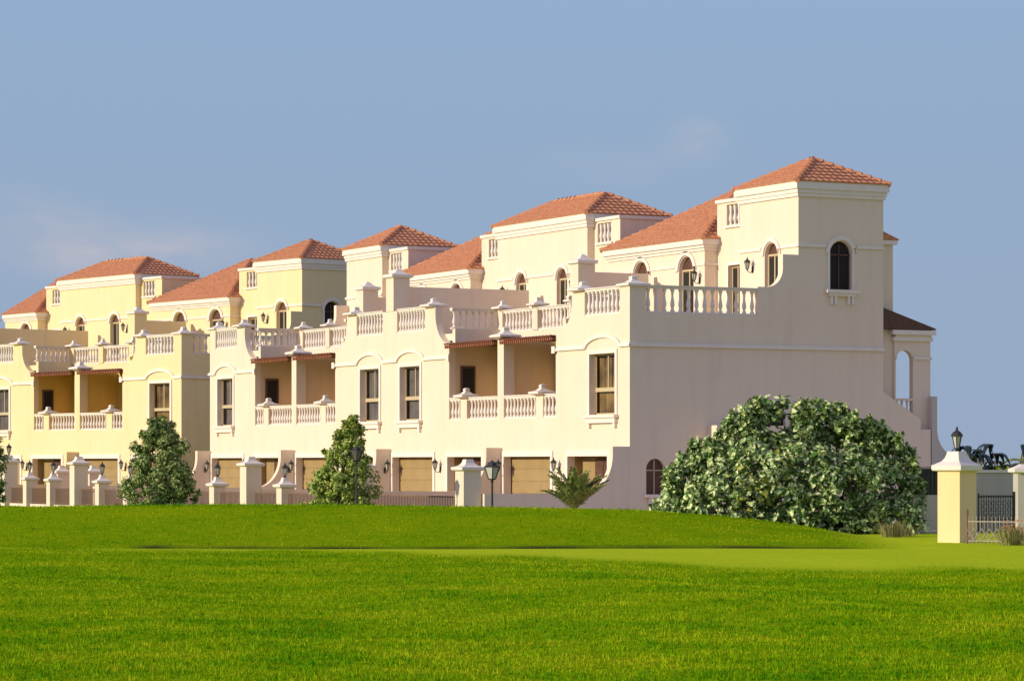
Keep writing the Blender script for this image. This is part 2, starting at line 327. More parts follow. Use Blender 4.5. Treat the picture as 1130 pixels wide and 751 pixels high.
def build_grass():
    N = 430000
    # more blades close by, where each covers more of the picture
    u = rng.random(N); d = 29.0*np.exp(u*math.log(97.0/29.0))
    px = rng.uniform(-160, 1290, N); lat = (px-565)/FPX*d
    keep = rng.random(N) > mown(d, lat)*0.93
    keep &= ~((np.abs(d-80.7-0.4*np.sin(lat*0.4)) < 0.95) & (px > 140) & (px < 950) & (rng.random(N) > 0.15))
    d, lat = d[keep], lat[keep]; n = len(d)
    z = ground_z(d, lat)
    P = np.stack([CAM.x + d*F.x + lat*RT.x, CAM.y + d*F.y + lat*RT.y, z - 0.01], -1)
    mw = mown(d, lat)
    clump = 0.75 + 0.5*np.sin(P[:,0]*1.9+np.sin(P[:,1]*1.3))*np.sin(P[:,1]*2.3+np.sin(P[:,0]*0.9))
    cx = np.floor(P[:,0]/0.16 + 0.35*np.sin(P[:,1]*5)).astype(int); cy = np.floor(P[:,1]/0.16 + 0.35*np.sin(P[:,0]*5)).astype(int)
    tuftv = np.abs(np.sin(cx*12.9898 + cy*78.233)*43758.5453) % 1.0
    h = (0.028 + 0.04*rng.random(n)**1.5)*(0.75+0.25*clump)*(0.55+1.0*tuftv**1.6)*(1 + 0.5*np.exp(-((d-95.5)/1.5)**2))*(1-0.65*mw)*(1 + 0.3*(rng.random(n) > 0.97))
    w = 0.0055 + 0.0045*rng.random(n) + 0.00008*d
    az = rng.uniform(0, 2*math.pi, n); tl = rng.normal(0, 0.5, n); az2 = rng.uniform(0, 2*math.pi, n)
    side = np.stack([np.cos(az), np.sin(az), np.zeros(n)], -1)*w[:,None]
    tip = np.stack([np.cos(az2)*np.sin(tl)*h, np.sin(az2)*np.sin(tl)*h, np.cos(tl)*h], -1)
    V = np.stack([P-side, P+side, P+tip], 1).reshape(-1, 3)
    Fq = np.arange(3*n).reshape(-1, 3)
    m = bpy.data.materials.new('grass_blade'); m.use_nodes = True; nn = m.node_tree; b = nn.nodes['Principled BSDF']
    b.inputs['Roughness'].default_value = 0.7; b.inputs['Specular IOR Level'].default_value = 0.02
    t = nn.nodes.new('ShaderNodeTexCoord'); z1 = nn.nodes.new('ShaderNodeTexNoise'); z1.inputs['Scale'].default_value = 0.9; z1.inputs['Detail'].default_value = 7; z1.inputs['Roughness'].default_value = 0.75
    r = nn.nodes.new('ShaderNodeValToRGB'); r.color_ramp.elements[0].position = 0.34; r.color_ramp.elements[1].position = 0.68
    r.color_ramp.elements[0].color = (0.07, 0.24, 0.002, 1); r.color_ramp.elements[1].color = (0.42, 0.455, 0.010, 1)
    e = r.color_ramp.elements.new(0.5); e.color = (0.215, 0.37, 0.003, 1)
    tr = nn.nodes.new('ShaderNodeBsdfTranslucent'); ms = nn.nodes.new('ShaderNodeMixShader'); ms.inputs[0].default_value = 0.3
    z2 = nn.nodes.new('ShaderNodeTexNoise'); z2.inputs['Scale'].default_value = 0.33; z2.inputs['Detail'].default_value = 3
    z3 = nn.nodes.new('ShaderNodeTexNoise'); z3.inputs['Scale'].default_value = 6.0; z3.inputs['Detail'].default_value = 2
    def madd(a, k, c):
        q = nn.nodes.new('ShaderNodeMath'); q.operation = 'MULTIPLY_ADD'; q.inputs[1].default_value = k
        nn.links.new(a, q.inputs[0])
        if isinstance(c, float): q.inputs[2].default_value = c
        else: nn.links.new(c, q.inputs[2])
        return q.outputs[0]
    for z_ in (z1, z2, z3): nn.links.new(t.outputs['Object'], z_.inputs['Vector'])
    nn.links.new(madd(z1.outputs['Fac'], 0.85, madd(z2.outputs['Fac'], 0.75, madd(z3.outputs['Fac'], 0.7, -0.66))), r.inputs[0])
    nn.links.new(r.outputs[0], b.inputs['Base Color']); nn.links.new(r.outputs[0], tr.inputs[0])
    nn.links.new(b.outputs[0], ms.inputs[1]); nn.links.new(tr.outputs[0], ms.inputs[2]); nn.links.new(ms.outputs[0], nn.nodes['Material Output'].inputs[0])
    o = np_mesh('grass', V, Fq, m)
    tag(o, 'short green turf blades over the fairway and mound', 'grass', kind='stuff')
build_grass()

# ------------------------------------------------------------------ shared small meshes
def proto(o):
    """take a prototype out of the scene; its copies stay"""
    for c in list(o.children): COL.objects.unlink(c)
    COL.objects.unlink(o); return o
BAL_H = 0.80
bal = MB(); bal.lathe((0,0,0), [(0.085,0),(0.085,0.07),(0.045,0.09),(0.06,0.14),(0.088,0.24),(0.082,0.32),(0.05,0.47),(0.042,0.60),(0.06,0.66),(0.045,0.69),(0.085,0.73),(0.085,0.80)], 10)
BALUSTER = proto(bal.build('baluster', M['white'], smooth=False))
def lantern_mesh(sc=1.0):
    fr = MB(); g = MB()
    fr.lathe((0,0,0), [(0.03*sc,0),(0.055*sc,0.03*sc),(0.03*sc,0.05*sc)], 8)
    g.lathe((0,0,0.05*sc), [(0.055*sc,0),(0.105*sc,0.26*sc)], 6)
    for k in range(6):
        a = math.pi*2*k/6
        fr.tube([(0.058*sc*math.cos(a),0.058*sc*math.sin(a),0.05*sc),(0.11*sc*math.cos(a),0.11*sc*math.sin(a),0.31*sc)], 0.011*sc, 4)
    fr.lathe((0,0,0.31*sc), [(0.14*sc,0),(0.14*sc,0.02*sc),(0.09*sc,0.09*sc),(0.03*sc,0.13*sc),(0.03*sc,0.16*sc),(0.012*sc,0.22*sc)], 8)
    return fr, g
fr, g = lantern_mesh(1.0)
fr.tube([(0,0,0.01),(0,0.05,-0.07),(0,0.17,-0.10),(0,0.25,0.02)], 0.016, 6); fr.box(-0.05,0.05,0.235,0.262,-0.10,0.16)
WLANT = fr.build('wall_lantern', M['iron']); g.build('lantern_glass', M['lampglass'], WLANT); proto(WLANT)
fr, g = lantern_mesh(1.15)
fr.lathe((0,0,-0.05), [(0.07,0),(0.05,0.03),(0.025,0.06)], 8)
PLANT = fr.build('lantern', M['iron']); g.build('lantern_glass', M['lampglass'], PLANT); proto(PLANT)

def balustrade(house, a, b, z0, z1, off, posts=(), spacing=0.30, w=0.20, nm='balustrade'):
    """rails from a to b (block coordinates, axis aligned) with a row of balusters, as part of a house"""
    a, b = Vector((a[0], a[1])), Vector((b[0], b[1])); L = (b-a).length; dx = (b-a)/L
    mb = MB(); alongx = abs(dx.x) > 0.5
    def bar(zz0, zz1, ww):
        if alongx: mb.box(a.x, b.x, a.y-ww/2, a.y+ww/2, zz0, zz1)
        else: mb.box(a.x-ww/2, a.x+ww/2, a.y, b.y, zz0, zz1)
    bar(z1-0.13, z1-0.04, w); bar(z1-0.04, z1, w+0.10); bar(z0, z0+0.06, w)
    o = mb.build(nm, M['white'], house, off)
    n = max(1, int(round(L/spacing))); hh = z1-0.13-z0-0.06
    for i in range(n):
        p = a + dx*L*(i+0.5)/n
        if any(abs((p-a).length-q) < 0.28 for q in posts): continue
        c = BALUSTER.copy(); COL.objects.link(c); c.parent = o; c.location = (p.x-off[0], p.y-off[1], z0+0.06-off[2]); c.scale = (1,1,hh/BAL_H)
        c.rotation_euler = (0,0,0.3*i)
    return o
def cap_prof(h): return [(h+0.002,0),(h+0.10,0.03),(h+0.13,0.05),(h+0.13,0.13),(h+0.04,0.16),(h*0.70,0.20),(h*0.40,0.29),(h*0.30,0.34),(h*0.38,0.37),(h*0.34,0.44),(h*0.12,0.48)]
def post_cap(mb, x, y, z, h, s=1.0):
    mb.lathe((x,y,z), [(r*1.0, zz*s) for r, zz in cap_prof(h)], sq=True)

def tiles(mb, A, B, C, D):
    """tile courses on the slope A-B (eave, left to right seen from outside) up to D-C (ridge; D above A)"""
    A, B, C, D = map(Vector, (A, B, C, D)); L = (B-A).length; e = (B-A)/L
    up = ((C+D)/2-(A+B)/2); up = up - e*up.dot(e); H = up.length; up /= H; nrm = e.cross(up).normalized()
    if nrm.z < 0: nrm = -nrm
    rows = max(2, int(round(H/0.36))); per = 0.30; st = per/6
    def uu(P): return (P-A).dot(e)
    for k in range(rows):
        h0, h1 = H*k/rows, H*(k+1)/rows + (0.05 if k < rows-1 else 0)
        f0, f1 = k/rows, (k+1)/rows
        l0, r0 = uu(D)*f0, L + (uu(C)-L)*f0; l1, r1 = uu(D)*f1, L + (uu(C)-L)*f1
        if r0-l0 < 0.05: continue
        n = max(2, int((r0-l0)/st)); vs = []; fs = []
        for i in range(n+1):
            t = i/n; s0 = l0+(r0-l0)*t; s1 = min(max(s0, l1), r1) if r1 > l1 else (l1+r1)/2
            ph = 2*math.pi*s0/per; wv = 0.016*math.cos(ph)
            base = A+e*s0+up*h0
            vs += [base, base+nrm*(0.07+wv), A+e*s1+up*h1+nrm*(0.02+wv*0.8)]
        for i in range(n):
            q = 3*i; fs += [(q, q+3, q+4, q+1), (q+1, q+4, q+5, q+2)]
        mb.add(vs, fs)
def ridge(mb, A, B, r=0.10):
    A, B = Vector(A), Vector(B); L = (B-A).length; n = max(2, int(L/0.38)); d = (B-A)/L
    for i in range(n):
        p = A+d*L*i/n; q = A+d*L*(i+1.12)/n
        mb.tube([p+Vector((0,0,0.035)), q+Vector((0,0,-0.005))], [r*1.12, r*0.85], 8)

# ------------------------------------------------------------------ townhouses
WD = 10.85
class Block:
    def __init__(s, org, rot): s.org = Vector(org); s.rot = rot; s.c, s.sn = math.cos(rot), math.sin(rot)
    def w(s, x, y, z=0): return Vector((s.org.x + s.c*x - s.sn*y, s.org.y + s.sn*x + s.c*y, z))
B1 = Block((0,0,0), 0.0)
B2 = Block((CAM + 159.2*F + (-17.3)*RT).to_tuple()[:2] + (0,), R_(10.8))

def townhouse(bl, idx, stucco, label, inner, detail=True, curtain='curtain'):
    t0 = idx*WD; mir = idx % 2 == 1
    X = (lambda u: -(t0+WD-u)) if mir else (lambda u: -(t0+u))
    G = lambda s_: -(t0+s_)
    sg = 1 if mir else -1                       # x direction of growing u
    off = (-(t0+WD/2), 3.0, 0.0)
    H = thing('townhouse', label, 'house', bl.w(off[0], off[1], 0), bl.rot, 'terraced townhouses along the golf course')
    def part(mb, nm, m, parent=H, **k): return mb.build(nm, m, parent, off, **k)
    u0 = 0.0
    # --- front wall: ground floor, wing, parapet
    def front(u): return X(u)
    flare = [(X(6-1.35*math.cos(a)), 8.66-1.30*math.sin(a)) for a in np.linspace(math.pi/2, 0, 10)]
    pts = [(X(0),0),(X(WD),0),(X(WD),4.08),(X(6),4.08)] + flare + [(X(4.65),8.98),(X(3.6),8.98),(X(3.6),8.0),(X(0.75),8.0),(X(0.75),8.98),(X(0),8.98)]
    wz = (4.12, 6.49); wu = (1.1, 3.15)
    holes = [rect(X(wu[0]), X(wu[1]), *wz), rect(G(1.7), G(4.95), 0.02, 2.52), rect(G(6.4), G(10.5), 0.02, 2.52)]
    mb = MB(); mb.prism('y', 0, 0.3, pts, holes)
    # side and back walls of the body, recess walls, decks
    mb.box(X(5.72), X(5.98), 0.3, 2.5, 7.36, 8.0)                          # terrace parapet beside and over the balcony
    mb.box(X(5.72), X(WD-0.002), 2.5, 2.72, 7.36, 7.86)
    mb.box(X(0.02), X(WD-0.004), 0.3, 2.6, 3.55, 3.8)                      # floor slab
    mb.box(X(0.3), X(5.72), 0.3, 7.9, 7.5, 7.8); mb.box(X(5.72), X(WD-0.004), 2.72, 7.9, 7.5, 7.8)
    mb.box(X(0.3), X(WD-0.004), 2.72, 2.9, 0, 3.55)                        # back of the ground floor porches
    wl = part(mb, 'wall', stucco)
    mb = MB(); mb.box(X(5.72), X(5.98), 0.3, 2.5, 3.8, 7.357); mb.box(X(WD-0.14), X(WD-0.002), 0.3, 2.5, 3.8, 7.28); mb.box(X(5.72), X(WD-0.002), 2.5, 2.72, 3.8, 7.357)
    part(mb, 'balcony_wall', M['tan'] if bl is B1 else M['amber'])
    # second storey: tower, recessed stair parapet, lower wing
    mb = MB()
    uw = 0.0 if inner else 0.3
    mb.prism('y', 7.6, 7.85, [(X(uw),7.8),(X(4.4),7.8),(X(4.4),13.0),(X(uw),13.0)], [arch(X(1.5),X(2.5),8.1,11.02)])
    mb.prism('y', 7.95, 8.2, [(X(4.4),7.8),(X(6.5),7.8),(X(6.5),12.95),(X(4.4),12.95)], [rect(X(4.9),X(5.85),7.82,10.35), rect(X(4.7),X(6.0),12.0,12.84)])
    mb.box(X(4.15), X(4.4), 7.85, 11.6, 7.8, 13.0)
    mb.box(X(0.3), X(4.15), 11.35, 11.6, 7.8, 13.0)
    mb.box(X(6.5), X(6.75), 7.95, 11.6, 7.8, 12.95)                      # side of the stair parapet
    mb.box(X(4.4), X(6.5), 8.2, 11.6, 11.7, 11.9)
    du = 8.25 if not mir else 9.65
    mb.prism('y', 7.35, 7.6, [(X(6.75),7.8),(X(WD),7.8),(X(WD),11.2),(X(6.75),11.2)], [arch(X(du-0.6),X(du+0.6),7.9,10.85)])
    mb.box(X(6.75), X(7.0), 7.6, 7.95, 7.8, 11.2); mb.box(X(6.75), X(7.0), 11.6, 15.6, 0, 11.2)
    mb.box(X(7.0), X(WD-0.004), 13.3, 13.5, 0, 11.2); mb.box(X(0.5), X(4.4), 11.6, 12.4, 0, 11.0); mb.box(X(4.4), X(6.75), 11.6, 13.0, 0, 11.0)
    part(mb, 'upper_wall', stucco)
    # --- end wall
    if not inner:
        outl = [(0.3,0),(13.4,0),(13.4,4.0),(11.6,5.1),(11.6,13.0),(7.6,13.0),(7.6,10.42),(6.88,10.42),(6.88,9.86)] + \
               [(6.88-0.72*(1-math.cos(a)), 9.86-0.74*math.sin(a)) for a in np.linspace(0, math.pi/2, 8)][1:] + [(5.72,9.12),(5.72,8.0),(0.7,8.0),(0.7,8.98),(0.3,8.98)]
        hs = [arch(9.06,10.08,9.1,11.02), arch(0.72,1.52,1.05,2.42), arch(6.0,7.0,2.6,4.3)]
        a, b = (X(0), X(0.3))
        mb = MB(); mb.prism('x', min(a,b), max(a,b), outl, hs)
        part(mb, 'end_wall', stucco)
        balustrade(H, (X(0.13),0.7), (X(0.13),5.72), 8.0, 9.06, off, spacing=0.36)
        # side porch against the end wall
        mb = MB(); mb.box(X(0)-sg*0.003, X(-0.70), 3.45, 9.2, 0, 3.7); part(mb, 'side_porch', stucco)
        mb = MB(); mb.box(X(0)-sg*0.004, X(-0.09), 0, 11.6, 6.70, 6.80); mb.box(X(0)-sg*0.003, X(-0.05), 0.0, 11.6, 6.80, 6.86)
        for ya, yb in ((7.6,8.82),(10.32,11.6)): mb.box(X(0)-sg*0.003, X(-0.07), ya, yb, 10.74, 10.86)
        o2 = [(y, z) for y, z in arch(8.86,10.28,10.74,11.24)][1:]
        i2 = [(y, z) for y, z in arch(9.02,10.12,10.74,11.07)][1:]
        mb.prism('x', X(0)-sg*0.003, X(-0.07), o2 + list(reversed(i2)))
        mb.prism('x', X(0)-sg*0.003, X(-0.045), [(8.94,9.1),(9.05,9.1),(9.05,10.74),(8.94,10.74)]); mb.prism('x', X(0)-sg*0.003, X(-0.045), [(10.09,9.1),(10.2,9.1),(10.2,10.74),(10.09,10.74)])
        part(mb, 'string_course', M['white'])
        mb = MB(); mb.box(X(0)-sg*0.003, X(-0.22), 8.82, 10.34, 8.96, 9.09); mb.box(X(0)-sg*0.003, X(-0.15), 8.94, 10.22, 8.84, 8.96)
        for yc in (9.1, 9.28, 9.9, 10.08): mb.box(X(0)-sg*0.003, X(-0.12), yc-0.055, yc+0.055, 8.52, 8.84)
        mb2 = MB(); mb2.prism('x', X(0.16), X(0.20), arch(9.06,10.08,9.1,11.02))
        w = part(mb2, 'window', M['dark']); part(mb, 'sill', M['white'], w)
        mb3 = MB()
        for yy in (9.08, 9.555, 10.03): mb3.box(X(0.11), X(0.155), yy-0.025, yy+0.025, 9.1, 10.9 if yy == 9.555 else 10.5)
        mb3.box(X(0.11), X(0.155), 9.06, 10.08, 10.45, 10.51); part(mb3, 'frame', M['wood'], w)
        mb = MB(); mb.prism('x', X(0.12), X(0.16), arch(0.72,1.52,1.05,2.42)); w = part(mb, 'window', M['wood'])
        mb = MB(); mb.box(X(0)-sg*0.003, X(-0.16), 0.62, 1.62, 0.93, 1.05)
        for yc in (0.85, 1.38): mb.box(X(0)-sg*0.003, X(-0.10), yc-0.06, yc+0.06, 0.62, 0.93)
        part(mb, 'sill', M['white'], w)
        mb = MB(); mb.box(X(0.09), X(0.118), 1.10, 1.14, 1.05, 2.4); mb.box(X(0.09), X(0.118), 0.72, 1.52, 1.95, 1.99); part(mb, 'frame', M['sash'], w)
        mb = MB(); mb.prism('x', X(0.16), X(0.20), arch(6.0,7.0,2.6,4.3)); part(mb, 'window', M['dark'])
        # rear loggia
        mb = MB()
        mb.prism('x', X(0.4), X(0.65), [(12.4,3.9),(14.15,3.9),(14.15,7.3),(12.4,7.3)], [arch(12.48,13.3,4.85,6.78), rect(12.48,13.3,4.0,4.75)])
        mb.box(X(0.65), X(1.0), 13.9, 14.15, 3.9, 7.3); mb.box(X(3.9), X(4.2), 13.9, 14.15, 0, 7.3)
        mb.box(X(0.4), X(4.2), 12.4, 14.15, 3.6, 3.9); mb.box(X(0.3), X(4.2), 12.4, 14.15, 7.3, 7.4)
        mb.box(X(0.02), X(0.32), 13.4, 13.9, 0, 3.6); mb.box(X(0.40), X(0.65), 13.4, 14.15, 0.0, 3.6)
        lg = part(mb, 'loggia', stucco)
        mb = MB(); mb.box(X(0.2), X(4.4), 12.2, 14.3, 7.4, 7.58); mb.box(X(0.3), X(4.3), 12.3, 14.22, 7.15, 7.3)
        mb.box(X(0.34), X(0.40), 13.3, 14.2, 6.42, 6.52); mb.box(X(0.30), X(0.36), 12.4, 12.48, 6.42, 6.52); part(mb, 'cornice', M['white'], lg)
        mb = MB(); mb.prism('x', X(0.2), X(4.4), [(11.6,7.6),(14.28,7.6),(14.28,7.66),(11.6,8.5)])
        part(mb, 'roof', M['wood'], lg)  # shade put into the colour: dark wood on a slope facing away from the sun
        mb = MB(); 
        for yy in (12.6, 12.85, 13.1): mb.lathe((X(0.53), yy, 4.0), [(0.06,0),(0.085,0.2),(0.04,0.5),(0.06,0.75)], 8)
        part(mb, 'balusters', M['white'], lg)
        mb = MB(); mb.box(X(0.35), X(4.5), 11.6, 12.52, 11.0, 11.16); part(mb, 'eave', M['white'])
        mb = MB(); mb.prism('x', X(0.36), X(4.5), [(11.62,11.17),(12.6,11.17),(12.6,11.22),(11.62,11.6)]); part(mb, 'rear_roof', M['tile'])
    # --- front string course with a brow over the window, window and its trim
    mb = MB()
    xa = -0.09 if not inner else 0.0
    for z0, z1, d in ((6.70,6.80,0.09),(6.80,6.86,0.05)):
        mb.box(X(xa if d > 0.06 else xa/2), X(0.72), -d, -0.003, z0, z1); mb.box(X(3.55), X(6.08), -d, -0.003, z0, z1)
    brow = [(X(2.135-1.5*math.cos(a)), 6.70+0.56*math.sin(a)) for a in np.linspace(0.08, math.pi-0.08, 15)]
    brow2 = [(X(2.135-1.36*math.cos(a)), 6.66+0.44*math.sin(a)) for a in np.linspace(math.pi-0.08, 0.08, 15)]
    mb.prism('y', -0.08, -0.003, brow+brow2)
    mb.box(X(5.9), X(6.16), -0.12, -0.09, 6.62, 6.9)
    part(mb, 'string_course', M['white'])
    mb = MB(); mb.prism('y', -0.05, 0.02, rect(X(wu[0]-0.16), X(wu[1]+0.16), wz[0], wz[1]+0.16), [rect(X(wu[0]+0.004), X(wu[1]-0.004), wz[0]+0.004, wz[1]-0.004)])
    w = part(mb, 'window', M['white'])
    mb = MB(); mb.box(X(wu[0]-0.24), X(wu[1]+0.24), -0.22, 0.0-0.003, wz[0]-0.12, wz[0]-0.004); mb.box(X(wu[0]-0.16), X(wu[1]+0.16), -0.15, -0.003, wz[0]-0.32, wz[0]-0.12)
    mb.box(X(wu[0]-0.10), X(wu[0]+0.10), -0.11, -0.003, wz[0]-0.5, wz[0]-0.32); mb.box(X(wu[1]-0.10), X(wu[1]+0.10), -0.11, -0.003, wz[0]-0.5, wz[0]-0.32)
    part(mb, 'sill', M['white'], w)
    mb = MB(); y0, y1 = 0.24, 0.29; zm = 5.02
    for (a, b) in ((wu[0]+0.004,wu[0]+0.07),(wu[1]-0.07,wu[1]-0.004)): mb.box(X(a), X(b), y0, y1, wz[0], wz[1])
    mb.box(X(wu[0]), X(wu[1]), y0-0.02, y1-0.003, zm, zm+0.16); mb.box(X(wu[0]), X(wu[1]), y0, y1, wz[1]-0.07, wz[1]-0.003); mb.box(X(wu[0]), X(wu[1]), y0, y1, wz[0]+0.003, wz[0]+0.07)
    mb.box(X(2.1), X(2.16), y0+0.005, y1-0.005, zm+0.16, wz[1]-0.07)
    part(mb, 'sash', M['sash'], w)
    mb = MB(); xl, xr = sorted((X(wu[0]), X(wu[1]))); mb.add([(xl,0.265,wz[0]),(xr,0.265,wz[0]),(xr,0.265,wz[1]),(xl,0.265,wz[1])], [(0,1,2,3)]); part(mb, 'pane', M['glass'], w, recalc=False)
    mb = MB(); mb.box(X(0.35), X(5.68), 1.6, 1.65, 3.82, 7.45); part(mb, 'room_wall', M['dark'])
    mb = MB(); n = 40; vs = []; fs = []
    for i in range(n+1):
        uu = wu[0]-0.1 + (wu[1]-wu[0]+0.2)*i/n; yy = 0.42 + 0.04*math.sin(i*1.35+idx) + 0.02*math.sin(i*0.5)
        vs += [(X(uu), yy, wz[0]-0.1), (X(uu), yy, wz[1]+0.2)]
        if i: fs.append((2*i-2, 2*i, 2*i+1, 2*i-1))
    mb.add(vs, fs); part(mb, 'curtain', M[curtain], w)
    # --- wing parapet posts and rails
    balustrade(H, (X(0.75),0.13), (X(3.6),0.13), 8.0, 9.06, off)
    mb = MB()
    post_cap(mb, X(4.1), 0.2, 8.983, 0.34, 0.85); part(mb, 'post_cap', M['white'])
    if not inner:
        mb = MB(); post_cap(mb, X(0.36), 0.36, 8.983, 0.36, 0.9); part(mb, 'post_cap', M['white'])
    balustrade(H, (X(5.58),0.3), (X(5.58),2.45), 8.0, 8.9, off)
    # --- terrace rail set back over the balcony
    balustrade(H, (X(5.9),2.6), (X(WD-0.01),2.6), 7.86, 8.82, off, posts=(0.15, 3.3))
    for uu in (5.95, 9.2):
        mb = MB(); mb.box(X(uu-0.25), X(uu+0.25), 2.45, 2.75, 7.863, 8.86); part(mb, 'rail_post', stucco)
        mb = MB(); post_cap(mb, X(uu), 2.6, 8.863, 0.24, 0.8); part(mb, 'post_cap', M['white'])
    # --- balcony
    balustrade(H, (X(6),0.13), (X(WD-0.28),0.13), 4.08, 5.03, off, posts=(1.4,))
    mb = MB(); mb.box(X(7.1), X(7.7), 0.0, 0.27, 4.083, 5.0); part(mb, 'rail_post', stucco)
    mb = MB(); post_cap(mb, X(7.4), 0.135, 5.0, 0.30, 0.9); part(mb, 'post_cap', M['white'])
    mb = MB(); a, b = (X(WD-0.28), X(WD-0.002)); mb.box(a, b, 0, 0.5, 4.083, 7.34); part(mb, 'balcony_post', stucco)
    if not mir:
        mb = MB(); post_cap(mb, X(WD), 0.22, 7.40, 0.36); part(mb, 'post_cap', M['white'])
    mb = MB(); mb.box(X(6.0), X(WD-0.28), 0.02, 2.5, 7.28, 7.34)
    part(mb, 'soffit', M['wood'])
    mb = MB(); a, b = X(5.98), X(WD-0.30)
    lo, hi = min(a,b), max(a,b)
    tiles(mb, (lo,-0.24,7.28), (hi,-0.24,7.28), (hi,2.5,7.32), (lo,2.5,7.32))
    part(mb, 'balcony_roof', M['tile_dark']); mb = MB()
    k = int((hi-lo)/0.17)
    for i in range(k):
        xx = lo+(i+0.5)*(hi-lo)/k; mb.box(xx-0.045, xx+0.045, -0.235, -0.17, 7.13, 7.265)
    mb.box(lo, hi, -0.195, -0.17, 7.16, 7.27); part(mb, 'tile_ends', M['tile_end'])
    # door in the wing return of the balcony, and a lantern
    mb = MB(); xx = X(5.98); mb.box(xx-sg*0.002, xx+sg*0.05, 0.55, 1.25, 3.8, 6.4)
    d = part(mb, 'balcony_door', M['wood']); mb = MB(); mb.box(xx+sg*0.05, xx+sg*0.055, 0.64, 1.16, 4.4, 6.3); part(mb, 'pane', M['dark'], d)
    child_copy(WLANT, H, (X(8.4)-off[0], 2.5-0.262-off[1], 6.2))
    # --- ground floor: white surrounds, garage door, entrance
    for (a, b) in ((1.7,4.95),(6.4,10.5)):
        pts = [(G(b+0.18),0),(G(b+0.18),2.74),(G(a-0.18),2.74),(G(a-0.18),0),(G(a+0.004),0),(G(a+0.004),2.516),(G(b-0.004),2.516),(G(b-0.004),0)]
        mb = MB(); mb.prism('y', -0.05, 0.02, pts); part(mb, 'door_surround', M['white'])
    mb = MB(); mb.box(G(6.3), G(10.6), 0.36, 0.42, 0.0, 2.6)
    for i in range(5):
        mb.box(G(6.42), G(10.48), 0.335, 0.36, 0.03+i*0.5, 0.46+i*0.5)
    part(mb, 'garage_door', M['ochre'])
    mb = MB(); mb.box(G(1.5), G(5.1), 0.62, 0.72, 0.0, 3.0); mb.box(G(1.55), G(1.695), 0.3, 0.62, 0, 2.8); mb.box(G(4.955), G(5.1), 0.3, 0.62, 0, 2.8); part(mb, 'porch_wall', M['ochre'])
    mb = MB(); mb.box(G(2.3), G(3.75), 0.55, 0.615, 0.0, 2.42)
    for (a, b) in ((2.38,2.98),(3.07,3.67)):
        for (z0, z1) in ((0.15,0.9),(1.05,2.3)): mb.box(G(a), G(b), 0.53, 0.55, z0, z1)
    d = part(mb, 'front_door', M['wood']); mb = MB()
    for a in (2.98, 3.07): mb.tube([(G(a),0.53,1.0),(G(a),0.49,1.05),(G(a),0.49,1.25),(G(a),0.53,1.3)], 0.015, 6)
    part(mb, 'handle', M['paleiron'], d)
    child_copy(WLANT, H, (G(5.7)-off[0], -0.262-off[1], 1.95))
    # --- tower: cornice, roof, string, openings
    mb = MB(); ul = -0.0 if inner else None
    def slab(ua, ub, ya, yb, o, z0, z1): mb.box(X(ua-(0 if inner else o)), X(ub+o), ya-o, yb+o, z0, z1)
    slab(0, 4.4, 7.6, 11.6, 0.07, 12.72, 12.86); slab(0, 4.4, 7.6, 11.6, 0.11, 12.86, 13.02); slab(0, 4.4, 7.6, 11.6, 0.18, 13.02, 13.30)
    part(mb, 'cornice', M['white'])
    mb = MB(); mb.box(X(4.4), X(6.80), 7.88, 8.27, 12.94, 13.08); mb.box(X(6.43), X(6.82), 8.27, 11.6, 12.94, 13.08); mb.box(X(4.6), X(6.1), 7.86, 7.945, 11.88, 11.98)
    for i in range(4):
        mb.lathe((X(4.85+0.33*i), 8.07, 12.01), [(0.085,0),(0.055,0.08),(0.10,0.25),(0.055,0.5),(0.07,0.62),(0.085,0.80)], 8)
    part(mb, 'parapet_trim', M['white'])
    o = 0.21; zt = 13.30; ya, yb = 7.6-o, 11.6+o; hd = (yb-ya)/2; rise = 1.12
    mb = MB(); ua = 0 if inner else -o; ub = 4.4+o
    def hip(mb, ua, ub, ya, yb, zt, rise, open_a):
        hd = (yb-ya)/2; ym = (ya+yb)/2
        rb = ub-hd; ra = ua if open_a else ua+hd
        if not open_a and ra > rb: ra = rb = (ua+ub)/2
        P = lambda u, y, z: Vector((X(u), y, z))
        A, B, C, D = P(ua,ya,zt), P(ub,ya,zt), P(ub,yb,zt), P(ua,yb,zt); E, G_ = P(ra,ym,zt+rise), P(rb,ym,zt+rise)
        def T(p, q, r, s_):
            n = (q-p).cross(s_-p if (s_-p).length > 0 else r-p)
            if n.z < 0: p, q, r, s_ = q, p, s_, r
            tiles(mb, p, q, r, s_)
        T(A, B, G_, E); T(B, C, G_, G_); T(C, D, E, G_)
        if not open_a: T(D, A, E, E)
        # solid underside
        vs = [A, B, C, D, E, G_]; mb.add(vs, [(0,1,2,3),(0,1,5,4),(1,2,5),(2,3,4,5)] + ([(3,0,4)]))
        rd = MB(); ridge(rd, B, G_); ridge(rd, C, G_)
        if (E-G_).length > 0.2: ridge(rd, E, G_)
        if not open_a: ridge(rd, A, E); ridge(rd, D, E)
        return rd
    rd = hip(mb, ua, ub, ya, yb, zt, rise, inner)
    r = part(mb, 'roof', M['tile']); part(rd, 'ridge_tiles', M['tile'], r)
    mb = MB()
    mb.box(X(xa), X(1.28), 7.54, 7.597, 10.74, 10.86); mb.box(X(2.72), X(4.4), 7.54, 7.597, 10.74, 10.86)
    ao = arch(X(1.28),X(2.72),10.74,11.24)[1:]; ai = arch(X(1.46),X(2.54),10.74,11.07)[1:]
    mb.prism('y', 7.54, 7.597, ao+list(reversed(ai)))
    mb.box(X(6.75), X(du-0.86), 7.30, 7.347, 10.40, 10.50); mb.box(X(du+0.86), X(WD-0.003), 7.30, 7.347, 10.40, 10.50); mb.box(X(6.70), X(6.745), 7.30, 7.95, 10.40, 10.50)
